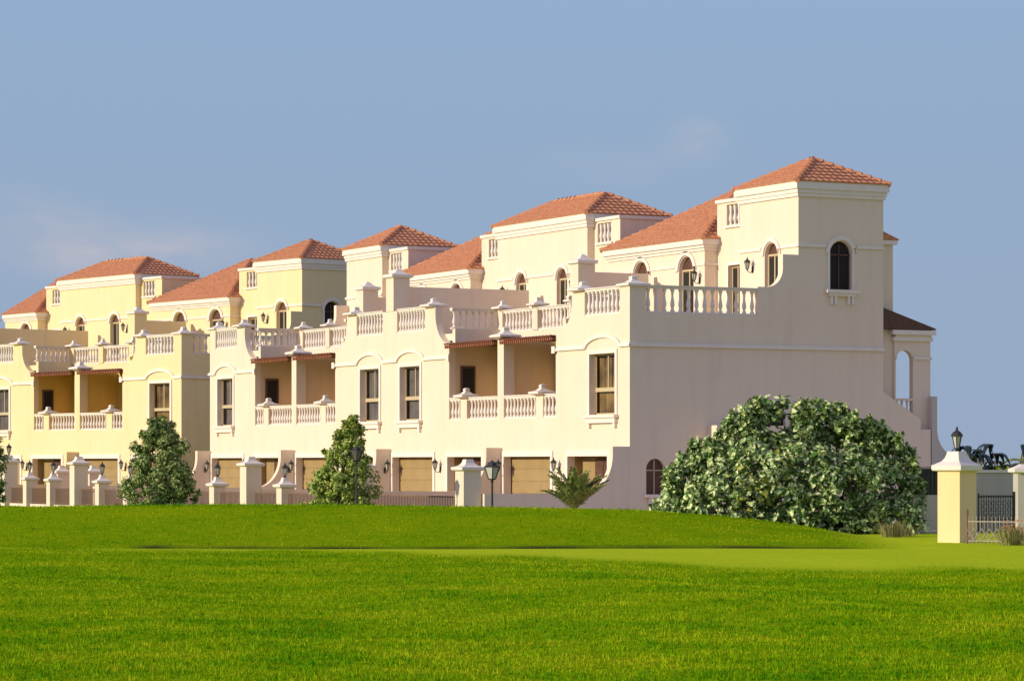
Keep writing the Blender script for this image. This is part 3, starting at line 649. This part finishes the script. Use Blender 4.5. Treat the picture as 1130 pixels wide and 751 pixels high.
    ao = arch(X(du-0.84),X(du+0.84),10.40,11.06)[1:]; ai = arch(X(du-0.63),X(du+0.63),10.40,10.90)[1:]
    mb.prism('y', 7.29, 7.347, ao+list(reversed(ai)))
    mb.prism('y', 7.92, 7.947, rect(X(4.78),X(5.97),7.82,10.48), [rect(X(4.905),X(5.845),7.83,10.345)])
    part(mb, 'trim', M['white'])
    for nm, ol, yy in (('arched_window', arch(X(1.5),X(2.5),8.1,11.02), 7.8), ('terrace_door', arch(X(du-0.6),X(du+0.6),7.9,10.85), 7.55), ('terrace_door', rect(X(4.9),X(5.85),7.82,10.35), 8.15)):
        xs = [q[0] for q in ol]; zs = [q[1] for q in ol]; xl, xr, zb, ztp = min(xs), max(xs), min(zs), max(zs)
        mb = MB(); mb.prism('y', yy, yy+0.04, ol); d = part(mb, nm, M['wood'])
        mb = MB(); zz = ztp-(xr-xl)/2-0.02 if nm != 'terrace_door' or len(ol) > 4 else ztp-0.1
        mb.box(xl, xr, yy-0.04, yy-0.002, zz, zz+0.08); mb.box(xl, xl+0.07, yy-0.04, yy-0.002, zb, zz); mb.box(xr-0.07, xr, yy-0.04, yy-0.002, zb, zz)
        mb.box((xl+xr)/2-0.035, (xl+xr)/2+0.035, yy-0.035, yy-0.003, zb, zz); part(mb, 'frame', M['sash'], d)
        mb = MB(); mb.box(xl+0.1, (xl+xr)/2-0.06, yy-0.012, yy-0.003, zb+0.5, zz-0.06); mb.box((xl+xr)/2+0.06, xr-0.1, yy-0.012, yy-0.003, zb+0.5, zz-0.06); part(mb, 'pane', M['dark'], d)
    child_copy(WLANT, H, (X(3.4)-off[0], 7.6-0.262-off[1], 10.0))
    child_copy(WLANT, H, (X(7.15)-off[0], 7.35-0.262-off[1], 9.75))
    # --- lower wing cornice and roof
    mb = MB(); 
    for z0, z1, q in ((11.0,11.12,0.06),(11.12,11.24,0.13),(11.24,11.48,0.22)): mb.box(X(6.75-q), X(WD-0.002), 7.35-q, 15.6, z0, z1)
    part(mb, 'wing_cornice', M['white'])
    mb = MB(); P = lambda u, y, z: Vector((X(u), y, z)); ya, yb = 7.09, 15.75; ua = 6.5
    A, B, C, D, E = P(ua,ya,11.48), P(WD-0.002,ya,11.48), P(WD-0.002,yb,11.48), P(ua,yb,11.48), P(WD-0.002,(ya+yb)/2,13.95)
    def T(p, q, r, s_):
        n = (q-p).cross(r-p)
        if n.z < 0: p, q, r, s_ = q, p, s_, r
        tiles(mb, p, q, r, s_)
    T(A, B, E, E); T(D, A, E, E); T(C, D, E, E); mb.add([A,B,C,D,E], [(0,1,2,3),(0,1,4),(3,0,4),(2,3,4),(1,2,4)])
    r = part(mb, 'wing_roof', M['tile']); mb = MB(); ridge(mb, A, E); ridge(mb, D, E); part(mb, 'ridge_tiles', M['tile'], r)
    # --- dividing walls on the terrace
    mb = MB(); cp = MB()
    if not mir:
        mb.box(X(WD-0.14), X(WD+0.14), 4.25, 6.95, 7.8, 10.25); mb.box(X(WD-0.36), X(WD+0.36), 3.45, 4.247, 7.8, 10.55); cp.lathe((X(WD),3.85,10.553), [(0.36,0),(0.48,0.05),(0.48,0.17),(0.30,0.22),(0.14,0.34),(0.10,0.40),(0.02,0.44)], sq=True)
    if inner and mir:
        mb.box(X(-0.14), X(0.14), 0.77, 6.9, 7.8, 10.1); mb.box(X(-0.34), X(0.44), -0.03, 0.767, 8.985, 10.45); cp.lathe((X(0.05),0.37,10.453), [(0.40,0),(0.52,0.05),(0.52,0.17),(0.32,0.22),(0.14,0.34),(0.10,0.40),(0.02,0.44)], sq=True)
    if mb.v:
        d = part(mb, 'terrace_divider', stucco); part(cp, 'pillar_cap', M['white'], d)
    return H

L1 = ['cream end townhouse with grey shaded side wall, behind the big leafy shrub',
      'cream townhouse second from the right, above the black garden lamp post',
      'cream townhouse third from the right, rising behind the tapering bushy tree',
      'cream townhouse fourth from the right, beside the yellow row']
L2 = ['yellow end townhouse right behind the rounded dark tree, fronting its shaded side wall',
      'yellow townhouse at the left, between the dark tree and the picture edge',
      'yellow townhouse cut by the left picture edge']
for i in range(4): townhouse(B1, i, M['cream'], L1[i], i in (1, 2), curtain=('curtain', 'curtain2', 'curtain2', 'curtain2')[i])
for i in range(3): townhouse(B2, i, M['yellow'], L2[i], i in (1, 2), curtain=('curtain', 'curtain2', 'curtain2')[i])

# ------------------------------------------------------------------ garden walls, pillars, railings
def garden_wall(bl, t, label, m):
    H = thing('garden_wall', label, 'wall', bl.w(-t, -3, 0), bl.rot, 'swept garden walls between the house fronts')
    sw = [(-0.74-1.25*(1-math.cos(a)), 2.55-1.45*math.sin(a)) for a in np.linspace(0, math.pi/2, 12)]
    out = [(-0.004,0),(-0.004,2.88),(-0.74,2.88)] + sw + [(-6.2,1.1),(-6.2,0)]
    mb = MB(); mb.prism('x', -t-0.3 if t == 0 else -t-0.15, -t if t == 0 else -t+0.15, out); mb.build('wall', m, H, (-t,-3,0))
    child_copy(WLANT, H, (0.15+0.262 if t else 0.262, 2.68, 1.9), R_(90)) if t else None
    return H
wl_lab = ['swept garden wall at the foot of the shaded end wall, beside the young palm', 'swept garden wall behind the black garden lamp post',
          'swept garden wall behind the pillar at the tapering tree', 'swept garden wall behind the small lantern pillar left of the tapering tree',
          'swept garden wall at the left end of the cream row']
for i in range(5): garden_wall(B1, i*WD, wl_lab[i], M['cream'])
for i, l in enumerate(['swept garden wall hidden beside the rounded dark tree', 'swept yellow garden wall behind the tall pillar with small pillars beside it', 'swept yellow garden wall at the left picture edge']):
    garden_wall(B2, (i)*WD if i else 0.001, l, M['yellow'])

def gate_pillar(pos, rz, h, hw, label, lamp=True, m=None, capm=None, nm='gate_pillar'):
    H = thing(nm, label, 'pillar', pos, rz, 'capped pillars of the garden boundary')
    mb = MB(); mb.box(-hw, hw, -hw, hw, 0, h-0.06); mb.build('shaft', m or M['cream'], H)
    mb = MB(); k = hw/0.32
    mb.lathe((0,0,h-0.055), [(hw+0.002,0),(hw+0.09,0.03),(hw+0.12,0.06),(hw+0.12,0.15),(hw+0.03,0.17),(hw*0.72,0.22),(hw*0.5,0.31),(hw*0.44,0.40),(hw*0.40,0.44)], sq=True)
    mb.build('cap', M['white'], H)
    if lamp: child_copy(PLANT, H, (0,0,h+0.43))
    return H
def on_line(bl, px, y):
    """x on the line y in a block that shows at picture column px"""
    lo, hi = -70.0, 20.0
    for _ in range(60):
        mid = (lo+hi)/2; p = bl.w(mid, y) - CAM; q = 565 + FPX*p.dot(RT)/p.dot(F)
        if q < px: lo = mid
        else: hi = mid
    return (lo+hi)/2
specs = [(B1, 511.7, 2.0, 0.36, False, 'plain tall pillar right beside the black garden lamp post'),
         (B1, 394, 2.05, 0.36, True, 'tall pillar with lantern just right of the tapering tree'),
         (B1, 310.6, 1.25, 0.28, True, 'small lantern pillar just left of the tapering tree'),
         (B1, 271.7, 2.15, 0.36, False, 'tall pillar with bare cap between the two bushy trees'),
         (B1, 236, 1.25, 0.28, True, 'small lantern pillar just right of the rounded dark tree'),
         (B1, 140, 1.25, 0.28, True, 'small lantern pillar hidden at the left of the rounded dark tree'),
         (B1, 109, 1.3, 0.28, True, 'small lantern pillar right of the tall double-capped pillar'),
         (B1, 82, 2.2, 0.36, False, 'tall pillar with bare cap, in the cluster left of the rounded dark tree'),
         (B1, 55, 1.35, 0.28, True, 'small lantern pillar directly left of the tall bare-capped pillar'),
         (B1, 29, 1.4, 0.28, True, 'small lantern pillar beside the tall pillar at the left edge'),
         (B1, 5, 2.3, 0.36, True, 'tall lantern pillar at the left picture edge')]
px_x = []
for bl, px, h, hw, lamp, lab in specs:
    x = on_line(bl, px, -6.6-hw); px_x.append(x-hw)
    gate_pillar(bl.w(x-hw, -6.6), bl.rot, h, hw, lab, lamp, M['grey'] if False else M['cream'])
# far tall caps showing behind the double pillar
for px, lab in ((68, 'pale capped pillar behind and left of the tall bare-capped pillar'), (103, 'pale capped pillar behind and right of the tall bare-capped pillar')):
    x = on_line(B1, px, -4.0); gate_pillar(B1.w(x, -4.0), 0, 1.75, 0.32, lab, False)

def railing(bl, xa, xb, y, label, h=1.0, m='rust', wall=0.14):
    """low wall with an iron railing of thin upright bars"""
    H = thing('iron_railing', label, 'railing', bl.w((xa+xb)/2, y, 0), bl.rot, 'iron railings between garden pillars'); c = (xa+xb)/2; L = abs(xb-xa)
    mb = MB(); mb.box(-L/2, L/2, -0.1, 0.1, 0, wall); mb.build('base_wall', M['cream'], H)
    mb = MB(); mb.box(-L/2, L/2, -0.02, 0.02, h-0.05, h); mb.box(-L/2, L/2, -0.02, 0.02, wall+0.06, wall+0.09)
    mb.build('rail', M[m], H)
    mb = MB(); n = int(L/0.14)
    for i in range(n):
        x = -L/2+(i+0.5)*L/n; mb.box(x-0.011, x+0.011, -0.011, 0.011, wall, h-0.05)
    mb.build('bars', M[m], H)
    return H
rl = ['iron railing between the tapering tree pillar and the plain tall pillar', 'iron railing behind the tapering tree', 'iron railing between the lantern pillar and the bare-capped pillar, left of the tapering tree',
      'iron railing right of the rounded dark tree', 'iron railing behind the rounded dark tree', 'iron railing left of the rounded dark tree', 'iron railing between the double pillar and its small neighbour',
      'iron railing left of the tall bare-capped pillar', 'iron railing between the two small lantern pillars at left', 'iron railing beside the leftmost tall pillar']
for i in range(10):
    xa, xb = px_x[i]-specs[i][3]-0.05, px_x[i+1]+specs[i+1][3]+0.05
    if xa-xb > 0.5: railing(B1, xb, xa, -6.6, rl[i])

# ------------------------------------------------------------------ lamp posts
def lamp_post(px, d, ztop, label, k=1.0, dark=False):
    H = thing('lamp_post', label, 'lamp post', cw(d, lat_of(px, d), 0), 0.4, 'black garden lamp posts')
    zb = ztop-0.80*k
    pos = [0.10*k, 0.205*k]
    mb = MB(); mb.lathe((0,0,0), [(0.09,0),(0.09,0.25),(0.06,0.30),(0.045,0.36),(0.035,zb-0.1),(0.06,zb-0.06),(0.04,zb-0.02),(0.07,zb)], 10); mb.build('post', M['iron'], H, smooth=False)
    hd = MB(); gl = MB()
    gl.lathe((0,0,zb+0.04), [(0.10*k,0),(0.20*k,0.46*k)], sq=True)
    hd.lathe((0,0,zb), [(0.07,0),(0.115,0.04)], sq=True)
    for sx in (-1,1):
        for sy in (-1,1): hd.tube([(pos[0]*sx,pos[0]*sy,zb+0.03),(pos[1]*sx,pos[1]*sy,zb+0.5*k)], 0.02, 4)
    hd.lathe((0,0,zb+0.5*k), [(r*k, z*k) for r, z in [(0.235,0),(0.235,0.03),(0.13,0.12),(0.13,0.16),(0.16,0.17),(0.06,0.22),(0.03,0.26),(0.01,0.30)]], sq=True)
    h = hd.build('lamp_head', M['iron'], H); gl.build('lamp_glass', M['smoked'] if dark else M['lampglass'], h)
lamp_post(543, 107, 2.36, 'black lamp post between the plain pillar and the young palm', 0.88)
lamp_post(393.5, 112, 2.9, 'black lamp post standing against the tapering tree', 0.74, True)

# ------------------------------------------------------------------ right-hand boundary
PR = cw(85.9, lat_of(1056, 85.9), 0)
H = thing('boundary_pillar', 'large sunlit yellow pillar with white cap at the right of the lawn', 'pillar', PR, R_(17.8))
mb = MB(); hw = 0.39; mb.box(-hw, hw, -hw, hw, -0.05, 2.0); mb.build('shaft', M['pillar'], H, bevel=0.015)
mb = MB(); mb.lathe((0,0,2.003), [(hw+0.002,0),(hw+0.10,0.02),(hw+0.12,0.05),(hw+0.12,0.17),(hw+0.06,0.20),(hw*0.80,0.28),(hw*0.62,0.38),(hw*0.52,0.50),(hw*0.50,0.56)], sq=True); mb.build('cap', M['white'], H)
child_copy(PLANT, H, (0,0,2.60)).scale = (1.1,1.1,1.1)
# pale iron fence with crossed bars, running right from the pillar
def strip(name, label, cat, d0, px0, d1, px1, group=None):
    a, b = cw(d0, lat_of(px0, d0)), cw(d1, lat_of(px1, d1)); L = (b-a).length
    H = thing(name, label, cat, a, math.atan2(b.y-a.y, b.x-a.x), group); return H, L
H, L = strip('iron_fence', 'low pale iron fence with crossed bars right of the large pillar', 'fence', 84.6, 1067, 82.5, 1210)
mb = MB(); mb.box(0, L, -0.015, 0.015, 0.60, 0.63); mb.box(0, L, -0.015, 0.015, 0.06, 0.09); mb.build('rail', M['paleiron'], H)
mb = MB(); n = int(L/0.115)
for i in range(n):
    x = (i+0.5)*L/n; mb.box(x-0.006, x+0.006, -0.006, 0.006, 0.0, 0.76)
mb.build('bars', M['paleiron'], H)
mb = MB(); n = int(L/0.23)
for i in range(n):
    x = i*0.23
    mb.tube([(x,-0.018,0.10),(x+0.23,-0.018,0.42)], 0.017, 4); mb.tube([(x+0.23,-0.022,0.10),(x,-0.022,0.42)], 0.017, 4)
mb.build('crossed_bars', M['paleiron'], H)
mb = MB(); mb.box(-0.03, 0.03, -0.03, 0.03, 0, 0.95); mb.build('fence_post', M['rust'], H)
# grey boundary wall and second pillar behind
H, L = strip('boundary_wall', 'grey boundary wall behind the pale iron fence', 'wall', 98.5, 1062, 101.0, 1062+155)
mb = MB(); mb.box(0, L, 0, 0.3, 0, 1.93); mb.build('wall', M['grey'], H); mb = MB(); mb.box(0, L, -0.05, 0.35, 1.933, 2.02); mb.build('coping', M['white'], H)
H = thing('boundary_pillar', 'grey capped pillar at the right picture edge, behind the iron fence', 'pillar', cw(97, lat_of(1133, 97)), R_(-24))
mb = MB(); mb.box(-0.36, 0.36, -0.36, 0.36, 0, 1.9); mb.build('shaft', M['grey'], H); mb = MB(); mb.lathe((0,0,1.903), [(0.362,0),(0.50,0.05),(0.50,0.15),(0.30,0.24),(0.2,0.3)], sq=True); mb.build('cap', M['white'], H)
H, L = strip('iron_gate', 'dark patterned iron gate in front of the grey boundary wall', 'gate', 95.5, 1079, 96.1, 1119)
mb = MB(); mb.box(0, L, -0.02, 0.02, 1.16, 1.21); mb.box(0, L, -0.02, 0.02, 0.45, 0.48); mb.box(0, 0.04, -0.02, 0.02, 0, 1.3); mb.box(L-0.05, L+0.03, -0.03, 0.03, 0, 1.34); mb.build('gate_frame', M['iron'], H)
mb = MB(); n = int(L/0.09)
for i in range(n): x = (i+0.5)*L/n; mb.box(x-0.009, x+0.009, -0.008, 0.008, 0.1, 1.25)
for i in range(6):
    for j in range(3):
        cx, cz = 0.1+(i+0.5)*(L-0.2)/6, 0.58+j*0.2; mb.tube([(cx+0.075*math.cos(a), -0.015, cz+0.075*math.sin(a)) for a in np.linspace(0, 2*math.pi, 9)], 0.009, 4)
mb.build('bars', M['iron'], H)
# low wall left of the large pillar, and the swept wall behind the loggia
H, L = strip('boundary_wall', 'low grey wall between the big shrub and the large yellow pillar', 'wall', 96.5, 995, 97.6, 1062)
mb = MB(); mb.box(0, L, 0, 0.25, 0, 1.22); mb.build('wall', M['grey'], H); mb = MB(); mb.box(0, L, -0.02, -0.003, 0.05, 0.1); mb.build('plinth', M['white'], H)
H, L = strip('dark_gap_panel', 'black panel filling the dark gap behind the low grey wall', 'gate', 104, 1012, 105, 1040)  # plain panel added to stand in for an unidentified dark gap
mb = MB(); mb.box(0, L, 0, 0.06, 0.1, 2.05)
for i in range(6): mb.box(0.03+i*L/6, (i+1)*L/6-0.03, -0.015, 0, 0.15, 1.95)
mb.build('panel', M['iron'], H); mb = MB(); mb.box(0, L, -0.03, 0.09, 2.053, 2.12); mb.build('panel_top', M['grey'], H)
sw = [(13.95, 0), (13.95, 4.93), (14.2, 4.93), (14.2, 3.6)] + [(14.2+1.3*(1-math.cos(a)), 3.6-1.2*math.sin(a)) for a in np.linspace(0, math.pi/2, 10)] + [(16.6, 2.4), (16.6, 0)]
mb = MB(); mb.prism('x', -0.25, 0.0, sw); tag(mb.build('rear_garden_wall', M['grey']), 'swept grey wall behind the rear loggia of the end house', 'wall')

# ------------------------------------------------------------------ plants
def leaves(name, C, N, m, parent, size, asp, radius, up=0.25, spread=None, droop=0.0, cen=None):
    """leaf-sized folded faces scattered in many clumps; C are clump centres (k,3), radius their radii"""
    k = len(C); idx = rng.integers(0, k, N)
    dirs = rng.normal(size=(N,3)); dirs /= np.linalg.norm(dirs, axis=1)[:,None]
    P = C[idx] + dirs*(radius[idx]*rng.random(N)**0.45)[:,None]
    nrm = dirs*0.8 + rng.normal(size=(N,3))*0.55; nrm[:,2] += up
    if cen is not None: nrm += 0.6*(P-cen)/np.linalg.norm(P-cen, axis=1)[:,None]
    nrm /= np.linalg.norm(nrm, axis=1)[:,None]
    a = rng.normal(size=(N,3)); a[:,2] -= droop; a -= nrm*(a*nrm).sum(1)[:,None]; a /= np.linalg.norm(a, axis=1)[:,None]
    b = np.cross(nrm, a); L = size*(0.65+0.7*rng.random(N)); Wd = L*asp*(0.85+0.3*rng.random(N))
    a *= L[:,None]; b *= (Wd/2)[:,None]; fold = nrm*(L*0.10)[:,None]
    V = np.stack([P, P+a*0.33+b+fold, P+a*0.72+b*0.85+fold*0.8, P+a, P+a*0.72-b*0.85+fold*0.8, P+a*0.33-b+fold], 1).reshape(-1,3)
    q = np.arange(N)*6
    Fq = np.concatenate([np.stack([q, q+1, q+2, q+3], -1), np.stack([q, q+3, q+4, q+5], -1)])
    return np_mesh(name, V, Fq, m, parent)
def limbs(mb, base, tips, r0, r1, wob=0.15):
    for t in tips:
        t = Vector(t); b = Vector(base); mid = b.lerp(t, 0.5)+Vector((random.gauss(0,wob), random.gauss(0,wob), 0.15))
        mb.tube([b, b.lerp(mid, 0.5)+Vector((random.gauss(0,wob/2), 0, 0.05)), mid, t], [r0, r0*0.8, (r0+r1)/2, r1], 6)

def bushy_tree(px, d, prof, label, m, nclump, nleaf, size, lean=0.0, trunk_h=0.5, extra=()):
    """prof: (height, half width) pairs; lean shifts the top sideways in metres"""
    H = thing('bushy_tree', label, 'tree', cw(d, lat_of(px, d)), math.atan2(RT.y, RT.x), 'young bushy trees along the garden boundary')
    hs = np.array([p[0] for p in prof]); ws = np.array([p[1] for p in prof]); top = hs[-1]
    C = []; Rr = []
    for _ in range(nclump):
        z = rng.uniform(hs[0], top); w = np.interp(z, hs, ws); a = rng.uniform(0, 2*math.pi); r = w*math.sqrt(rng.uniform(0.05, 1))
        sh = lean*max(0, (z-hs[0])/(top-hs[0]))
        C.append((sh + r*math.cos(a), r*math.sin(a), z)); Rr.append(rng.uniform(0.08, 0.32)*min(1, 0.45+w*0.45)); C[-1] = (C[-1][0]+rng.normal(0,0.10), C[-1][1]+rng.normal(0,0.10), C[-1][2]+rng.normal(0,0.10))
    for e in extra: C.append(e[:3]); Rr.append(e[3])
    C = np.array(C); Rr = np.array(Rr)
    mb = MB(); mb.tube([(0,0,-0.1),(0.03,0.02,trunk_h),(lean*0.4,0,top*0.55),(lean*0.9,0,top*0.88)], [0.09,0.075,0.045,0.012], 8)
    limbs(mb, (0,0,trunk_h*0.8), C[rng.integers(0, len(C), 26)], 0.03, 0.006, 0.08); mb.build('trunk', M['bark'], H)
    leaves('crown', C, nleaf, m, H, size, 0.45, Rr, up=0.3, droop=0.5, cen=np.array([0,0,top*0.5]))
    return H
bushy_tree(176, 122, [(0.1,1.25),(0.8,1.45),(1.6,1.45),(2.4,1.25),(3.0,1.0),(3.5,0.7),(3.95,0.3)], 'rounded dark green tree before the gap between the cream and yellow rows', M['leaf_dark'], 260, 17500, 0.14)
bushy_tree(372, 114, [(0.1,1.4),(0.6,1.42),(1.4,1.22),(2.1,0.95),(2.8,0.68),(3.3,0.45),(3.85,0.15)], 'tapering olive green tree leaning right, before the middle of the cream row', M['leaf_olive'], 240, 15500, 0.14, lean=0.55)
bushy_tree(-14, 118, [(0.1,0.5),(0.8,0.75),(1.8,0.72),(2.7,0.5),(3.3,0.2)], 'dark tree mostly outside the left picture edge', M['leaf_dark'], 70, 4500, 0.15)

# the big shrub
dS = 97.5; H = thing('large_shrub', 'big rounded shrub with broad pale leaves before the shaded end wall', 'shrub', cw(dS, lat_of(868, dS)), math.atan2(RT.y, RT.x))
outl_px = np.array([718, 735, 752, 772, 784, 796, 812, 835, 855, 870, 885, 903, 918, 935, 950, 962, 975, 988, 1000, 1012, 1020]); outl_y = np.array([550, 530, 506, 492, 490, 466, 455, 450, 441, 452, 452, 440, 447, 462, 470, 462, 482, 478, 492, 525, 570])
C = []; Rr = []
while len(C) < 430:
    px = rng.uniform(722, 1014); x = (px-868)/FPX*dS; zt = 2.2-(np.interp(px, outl_px, outl_y)-HOR)/FPX*dS - 0.55
    dep = 2.6*math.sqrt(max(0.05, 1-(x/4.6)**2))
    y = rng.uniform(-dep, dep); zmax = zt*math.sqrt(max(0.03, 1-(y/(dep*1.15))**2))
    z = zmax*rng.uniform(0.02, 1)**(0.6 if rng.random() < 0.7 else 0.12)
    if x < 1.0 and rng.random() < 0.35 and z < zmax*0.6 and abs(y) < dep*0.4: continue
    C.append((x, y, z)); Rr.append(rng.uniform(0.16, 0.42))
for _ in range(90):
    px = rng.uniform(830, 1012); x = (px-868)/FPX*dS; C.append((x, rng.uniform(-1.9, 0.2), rng.uniform(0.12, 1.1))); Rr.append(rng.uniform(0.2, 0.36))
for _ in range(85):
    px = rng.uniform(735, 1010); x = (px-868)/FPX*dS; zt = 2.2-(np.interp(px, outl_px, outl_y)-HOR)/FPX*dS - 0.25; hh = rng.uniform(0.1, 0.72); yy = rng.uniform(-0.9,0.5)
    for q in range(4): C.append((x+rng.normal(0,0.04), yy, zt + hh*(q+1)/4 - 0.30)); Rr.append(0.12)
C = np.array(C); Rr = np.array(Rr)
mb = MB(); limbs(mb, (0,0,-0.1), C[:46], 0.05, 0.012, 0.25); limbs(mb, (-1.6,0.2,-0.1), C[46:70], 0.045, 0.01, 0.2); limbs(mb, (1.8,0.2,-0.1), C[70:94], 0.045, 0.01, 0.2); mb.build('branches', M['bark'], H)
leaves('foliage', C, 17500, M['leaf_big'], H, 0.25, 0.56, Rr, up=0.45, cen=np.array([0,0.4,1.2]))
yc = C[(np.abs(C[:,0]+0.9) < 0.8) & (C[:,1] < -0.6) & (C[:,2] < 2.4)]
if len(yc): leaves('yellow_leaves', yc, 140, M['leaf_yel'], H, 0.21, 0.6, np.full(len(yc), 0.33), up=0.3)

def frond_plant(name, label, cat, pos, n, length, m, arch_=1.0, width=0.03, elev=(0.3, 1.35), nl=26, ll=0.32, group=None, trunk=0.0, seed=1):
    """rosette of arching fronds, each a rib with narrow leaflets on both sides"""
    rn = random.Random(seed); H = thing(name, label, cat, pos, 0, group); V = []; Fs = []; rib = MB()
    for k in range(n):
        az = 2*math.pi*k/n*2.4 + rn.uniform(-0.3,0.3); el = rn.uniform(*elev); Lk = length*rn.uniform(0.75,1.1)
        p = Vector((0,0,trunk)); pts = [p.copy()]; st = 14
        for i in range(st):
            e = el - arch_*1.5*(i/st)**1.4*rn.uniform(0.85,1.1); p = p+Vector((math.cos(az)*math.cos(e), math.sin(az)*math.cos(e), math.sin(e)))*Lk/st; pts.append(p.copy())
        rib.tube(pts, [0.012*(1-0.8*i/st) for i in range(st+1)], 5)
        for i in range(nl):
            t = 0.15+0.85*i/(nl-1); q = t*st; j = min(int(q), st-1); P = pts[j].lerp(pts[j+1], q-j); d = (pts[j+1]-pts[j]).normalized()
            s = d.cross(Vector((0,0,1)));  s = s.normalized() if s.length > 0.01 else Vector((1,0,0)); upv = s.cross(d)
            l = ll*(0.35+0.65*math.sin(math.pi*min(1, t*0.85+0.12)))
            for sg in (-1, 1):
                dr = (s*sg*0.75+d*0.65+upv*rn.uniform(0.0,0.35)).normalized(); tip = P+dr*l+Vector((0,0,-0.25*l)); w = d*width/2; o = len(V); mid = P+dr*l*0.5+Vector((0,0,0.03))
                V += [P-w, P+w, mid+w, tip, mid-w]; Fs += [(o, o+1, o+2, o+4), (o+4, o+2, o+3, o+3)]
    rib.build('ribs', M['bark'], H)
    mb = MB(); mb.v = [tuple(v) for v in V]; mb.f = [tuple(dict.fromkeys(f)) for f in Fs]; mb.build('fronds', m, H)
    if trunk > 0.05:
        mb = MB(); mb.tube([(0,0,-0.1),(0,0,trunk*0.5),(0,0,trunk)], [0.12,0.10,0.08], 8); mb.build('trunk', M['bark'], H)
    return H
frond_plant('young_palm', 'young spiky palm before the swept wall at the end house', 'palm', cw(108, lat_of(634, 108), 0.0), 34, 1.6, M['palm'], 0.42, 0.06, (0.8, 1.52), 26, 0.38, trunk=0.5, seed=4)
frond_plant('palm_tree', 'green palm crown at the right picture edge above the grey pillar', 'palm', cw(108, lat_of(1139, 108)), 12, 1.5, M['palm'], 1.0, 0.05, (0.2, 1.2), 22, 0.35, trunk=2.1, seed=9)
# dark broad drooping leaves over the boundary wall
def broadleaf(label, px, d, n, seed, h):
    rn = random.Random(seed); H = thing('broadleaf_plant', label, 'plant', cw(d, lat_of(px, d)), 0, 'dark broad leaved plants behind the boundary wall')
    mb = MB(); st = MB()
    for k in range(n):
        a = rn.uniform(0, 2*math.pi); b = Vector((rn.uniform(-0.1,0.1), rn.uniform(-0.1,0.1), 0)); t = Vector((0.55*math.cos(a), 0.55*math.sin(a), h*rn.uniform(0.72,1.0)))
        st.tube([b, b.lerp(t, 0.6)+Vector((0,0,0.15)), t], [0.025,0.02,0.01], 5)
        for q in range(5):
            az = a+rn.uniform(-1.4,1.4); L = rn.uniform(0.45,0.75); d1 = Vector((math.cos(az), math.sin(az), 0)); s = Vector((-d1.y, d1.x, 0)); row = []
            for i in range(6):
                f = i/5; c = t+d1*L*f+Vector((0,0,0.22*math.sin(f*2.6)-0.42*f*f)); w = 0.10*math.sin(math.pi*(0.08+0.9*f)); row += [c-s*w, c+Vector((0,0,0.03)), c+s*w]
            mb.add(row, [f_ for i in range(5) for f_ in ((3*i,3*i+1,3*i+4,3*i+3),(3*i+1,3*i+2,3*i+5,3*i+4))])
    st.build('stems', M['bark'], H); mb.build('foliage', M['deep'], H)
broadleaf('dark plant with broad drooping leaves just right of the large pillar cap', 1084, 104, 9, 3, 2.75)
broadleaf('dark plant with broad drooping leaves near the right picture edge', 1112, 104, 8, 5, 2.8)
# tufts of ornamental grass
def tuft(label, px, d, n, h, m, seed, w=0.012, z0=0.0):
    rn = random.Random(seed); H = thing('grass_tuft', label, 'plant', cw(d, lat_of(px, d), z0), 0, 'ornamental grass tufts'); mb = MB()
    for _ in range(n):
        a = rn.uniform(0, 2*math.pi); r = rn.uniform(0, 0.35); hh = h*rn.uniform(0.5,1); b = Vector((r*math.cos(a), r*math.sin(a), 0)); o = Vector((math.cos(a), math.sin(a), 0))*hh*rn.uniform(0.1,1.1)
        s = Vector((-math.sin(a), math.cos(a), 0))*w; mb.add([b-s, b+s, b+o*0.45+Vector((0,0,hh*0.7))+s, b+o*0.45+Vector((0,0,hh*0.7))-s, b+o+Vector((0,0,hh))], [(0,1,2,3),(3,2,4)])
    mb.build('blades', m, H)
    return H
tuft('dry straw coloured grass tuft at the right foot of the big shrub', 984, 92, 170, 0.55, M['drygrass'], 1)
tuft('dry grass tuft between the big shrub and the low grey wall', 999, 93, 90, 0.4, M['drygrass'], 2)
H = tuft('yellow green grass tuft before the iron fence', 1117, 82.8, 200, 0.62, M['drygrass'], 3)
mb = MB(); mb.lathe((0,0,0), [(0.005,0),(0.032,0.02),(0.005,0.05)], 5); fl = proto(mb.build('flower', M['orange']))
for i in range(26):
    child_copy(fl, H, (random.uniform(-0.3,0.3), random.uniform(-0.3,0.3), random.uniform(0.35,0.66)))
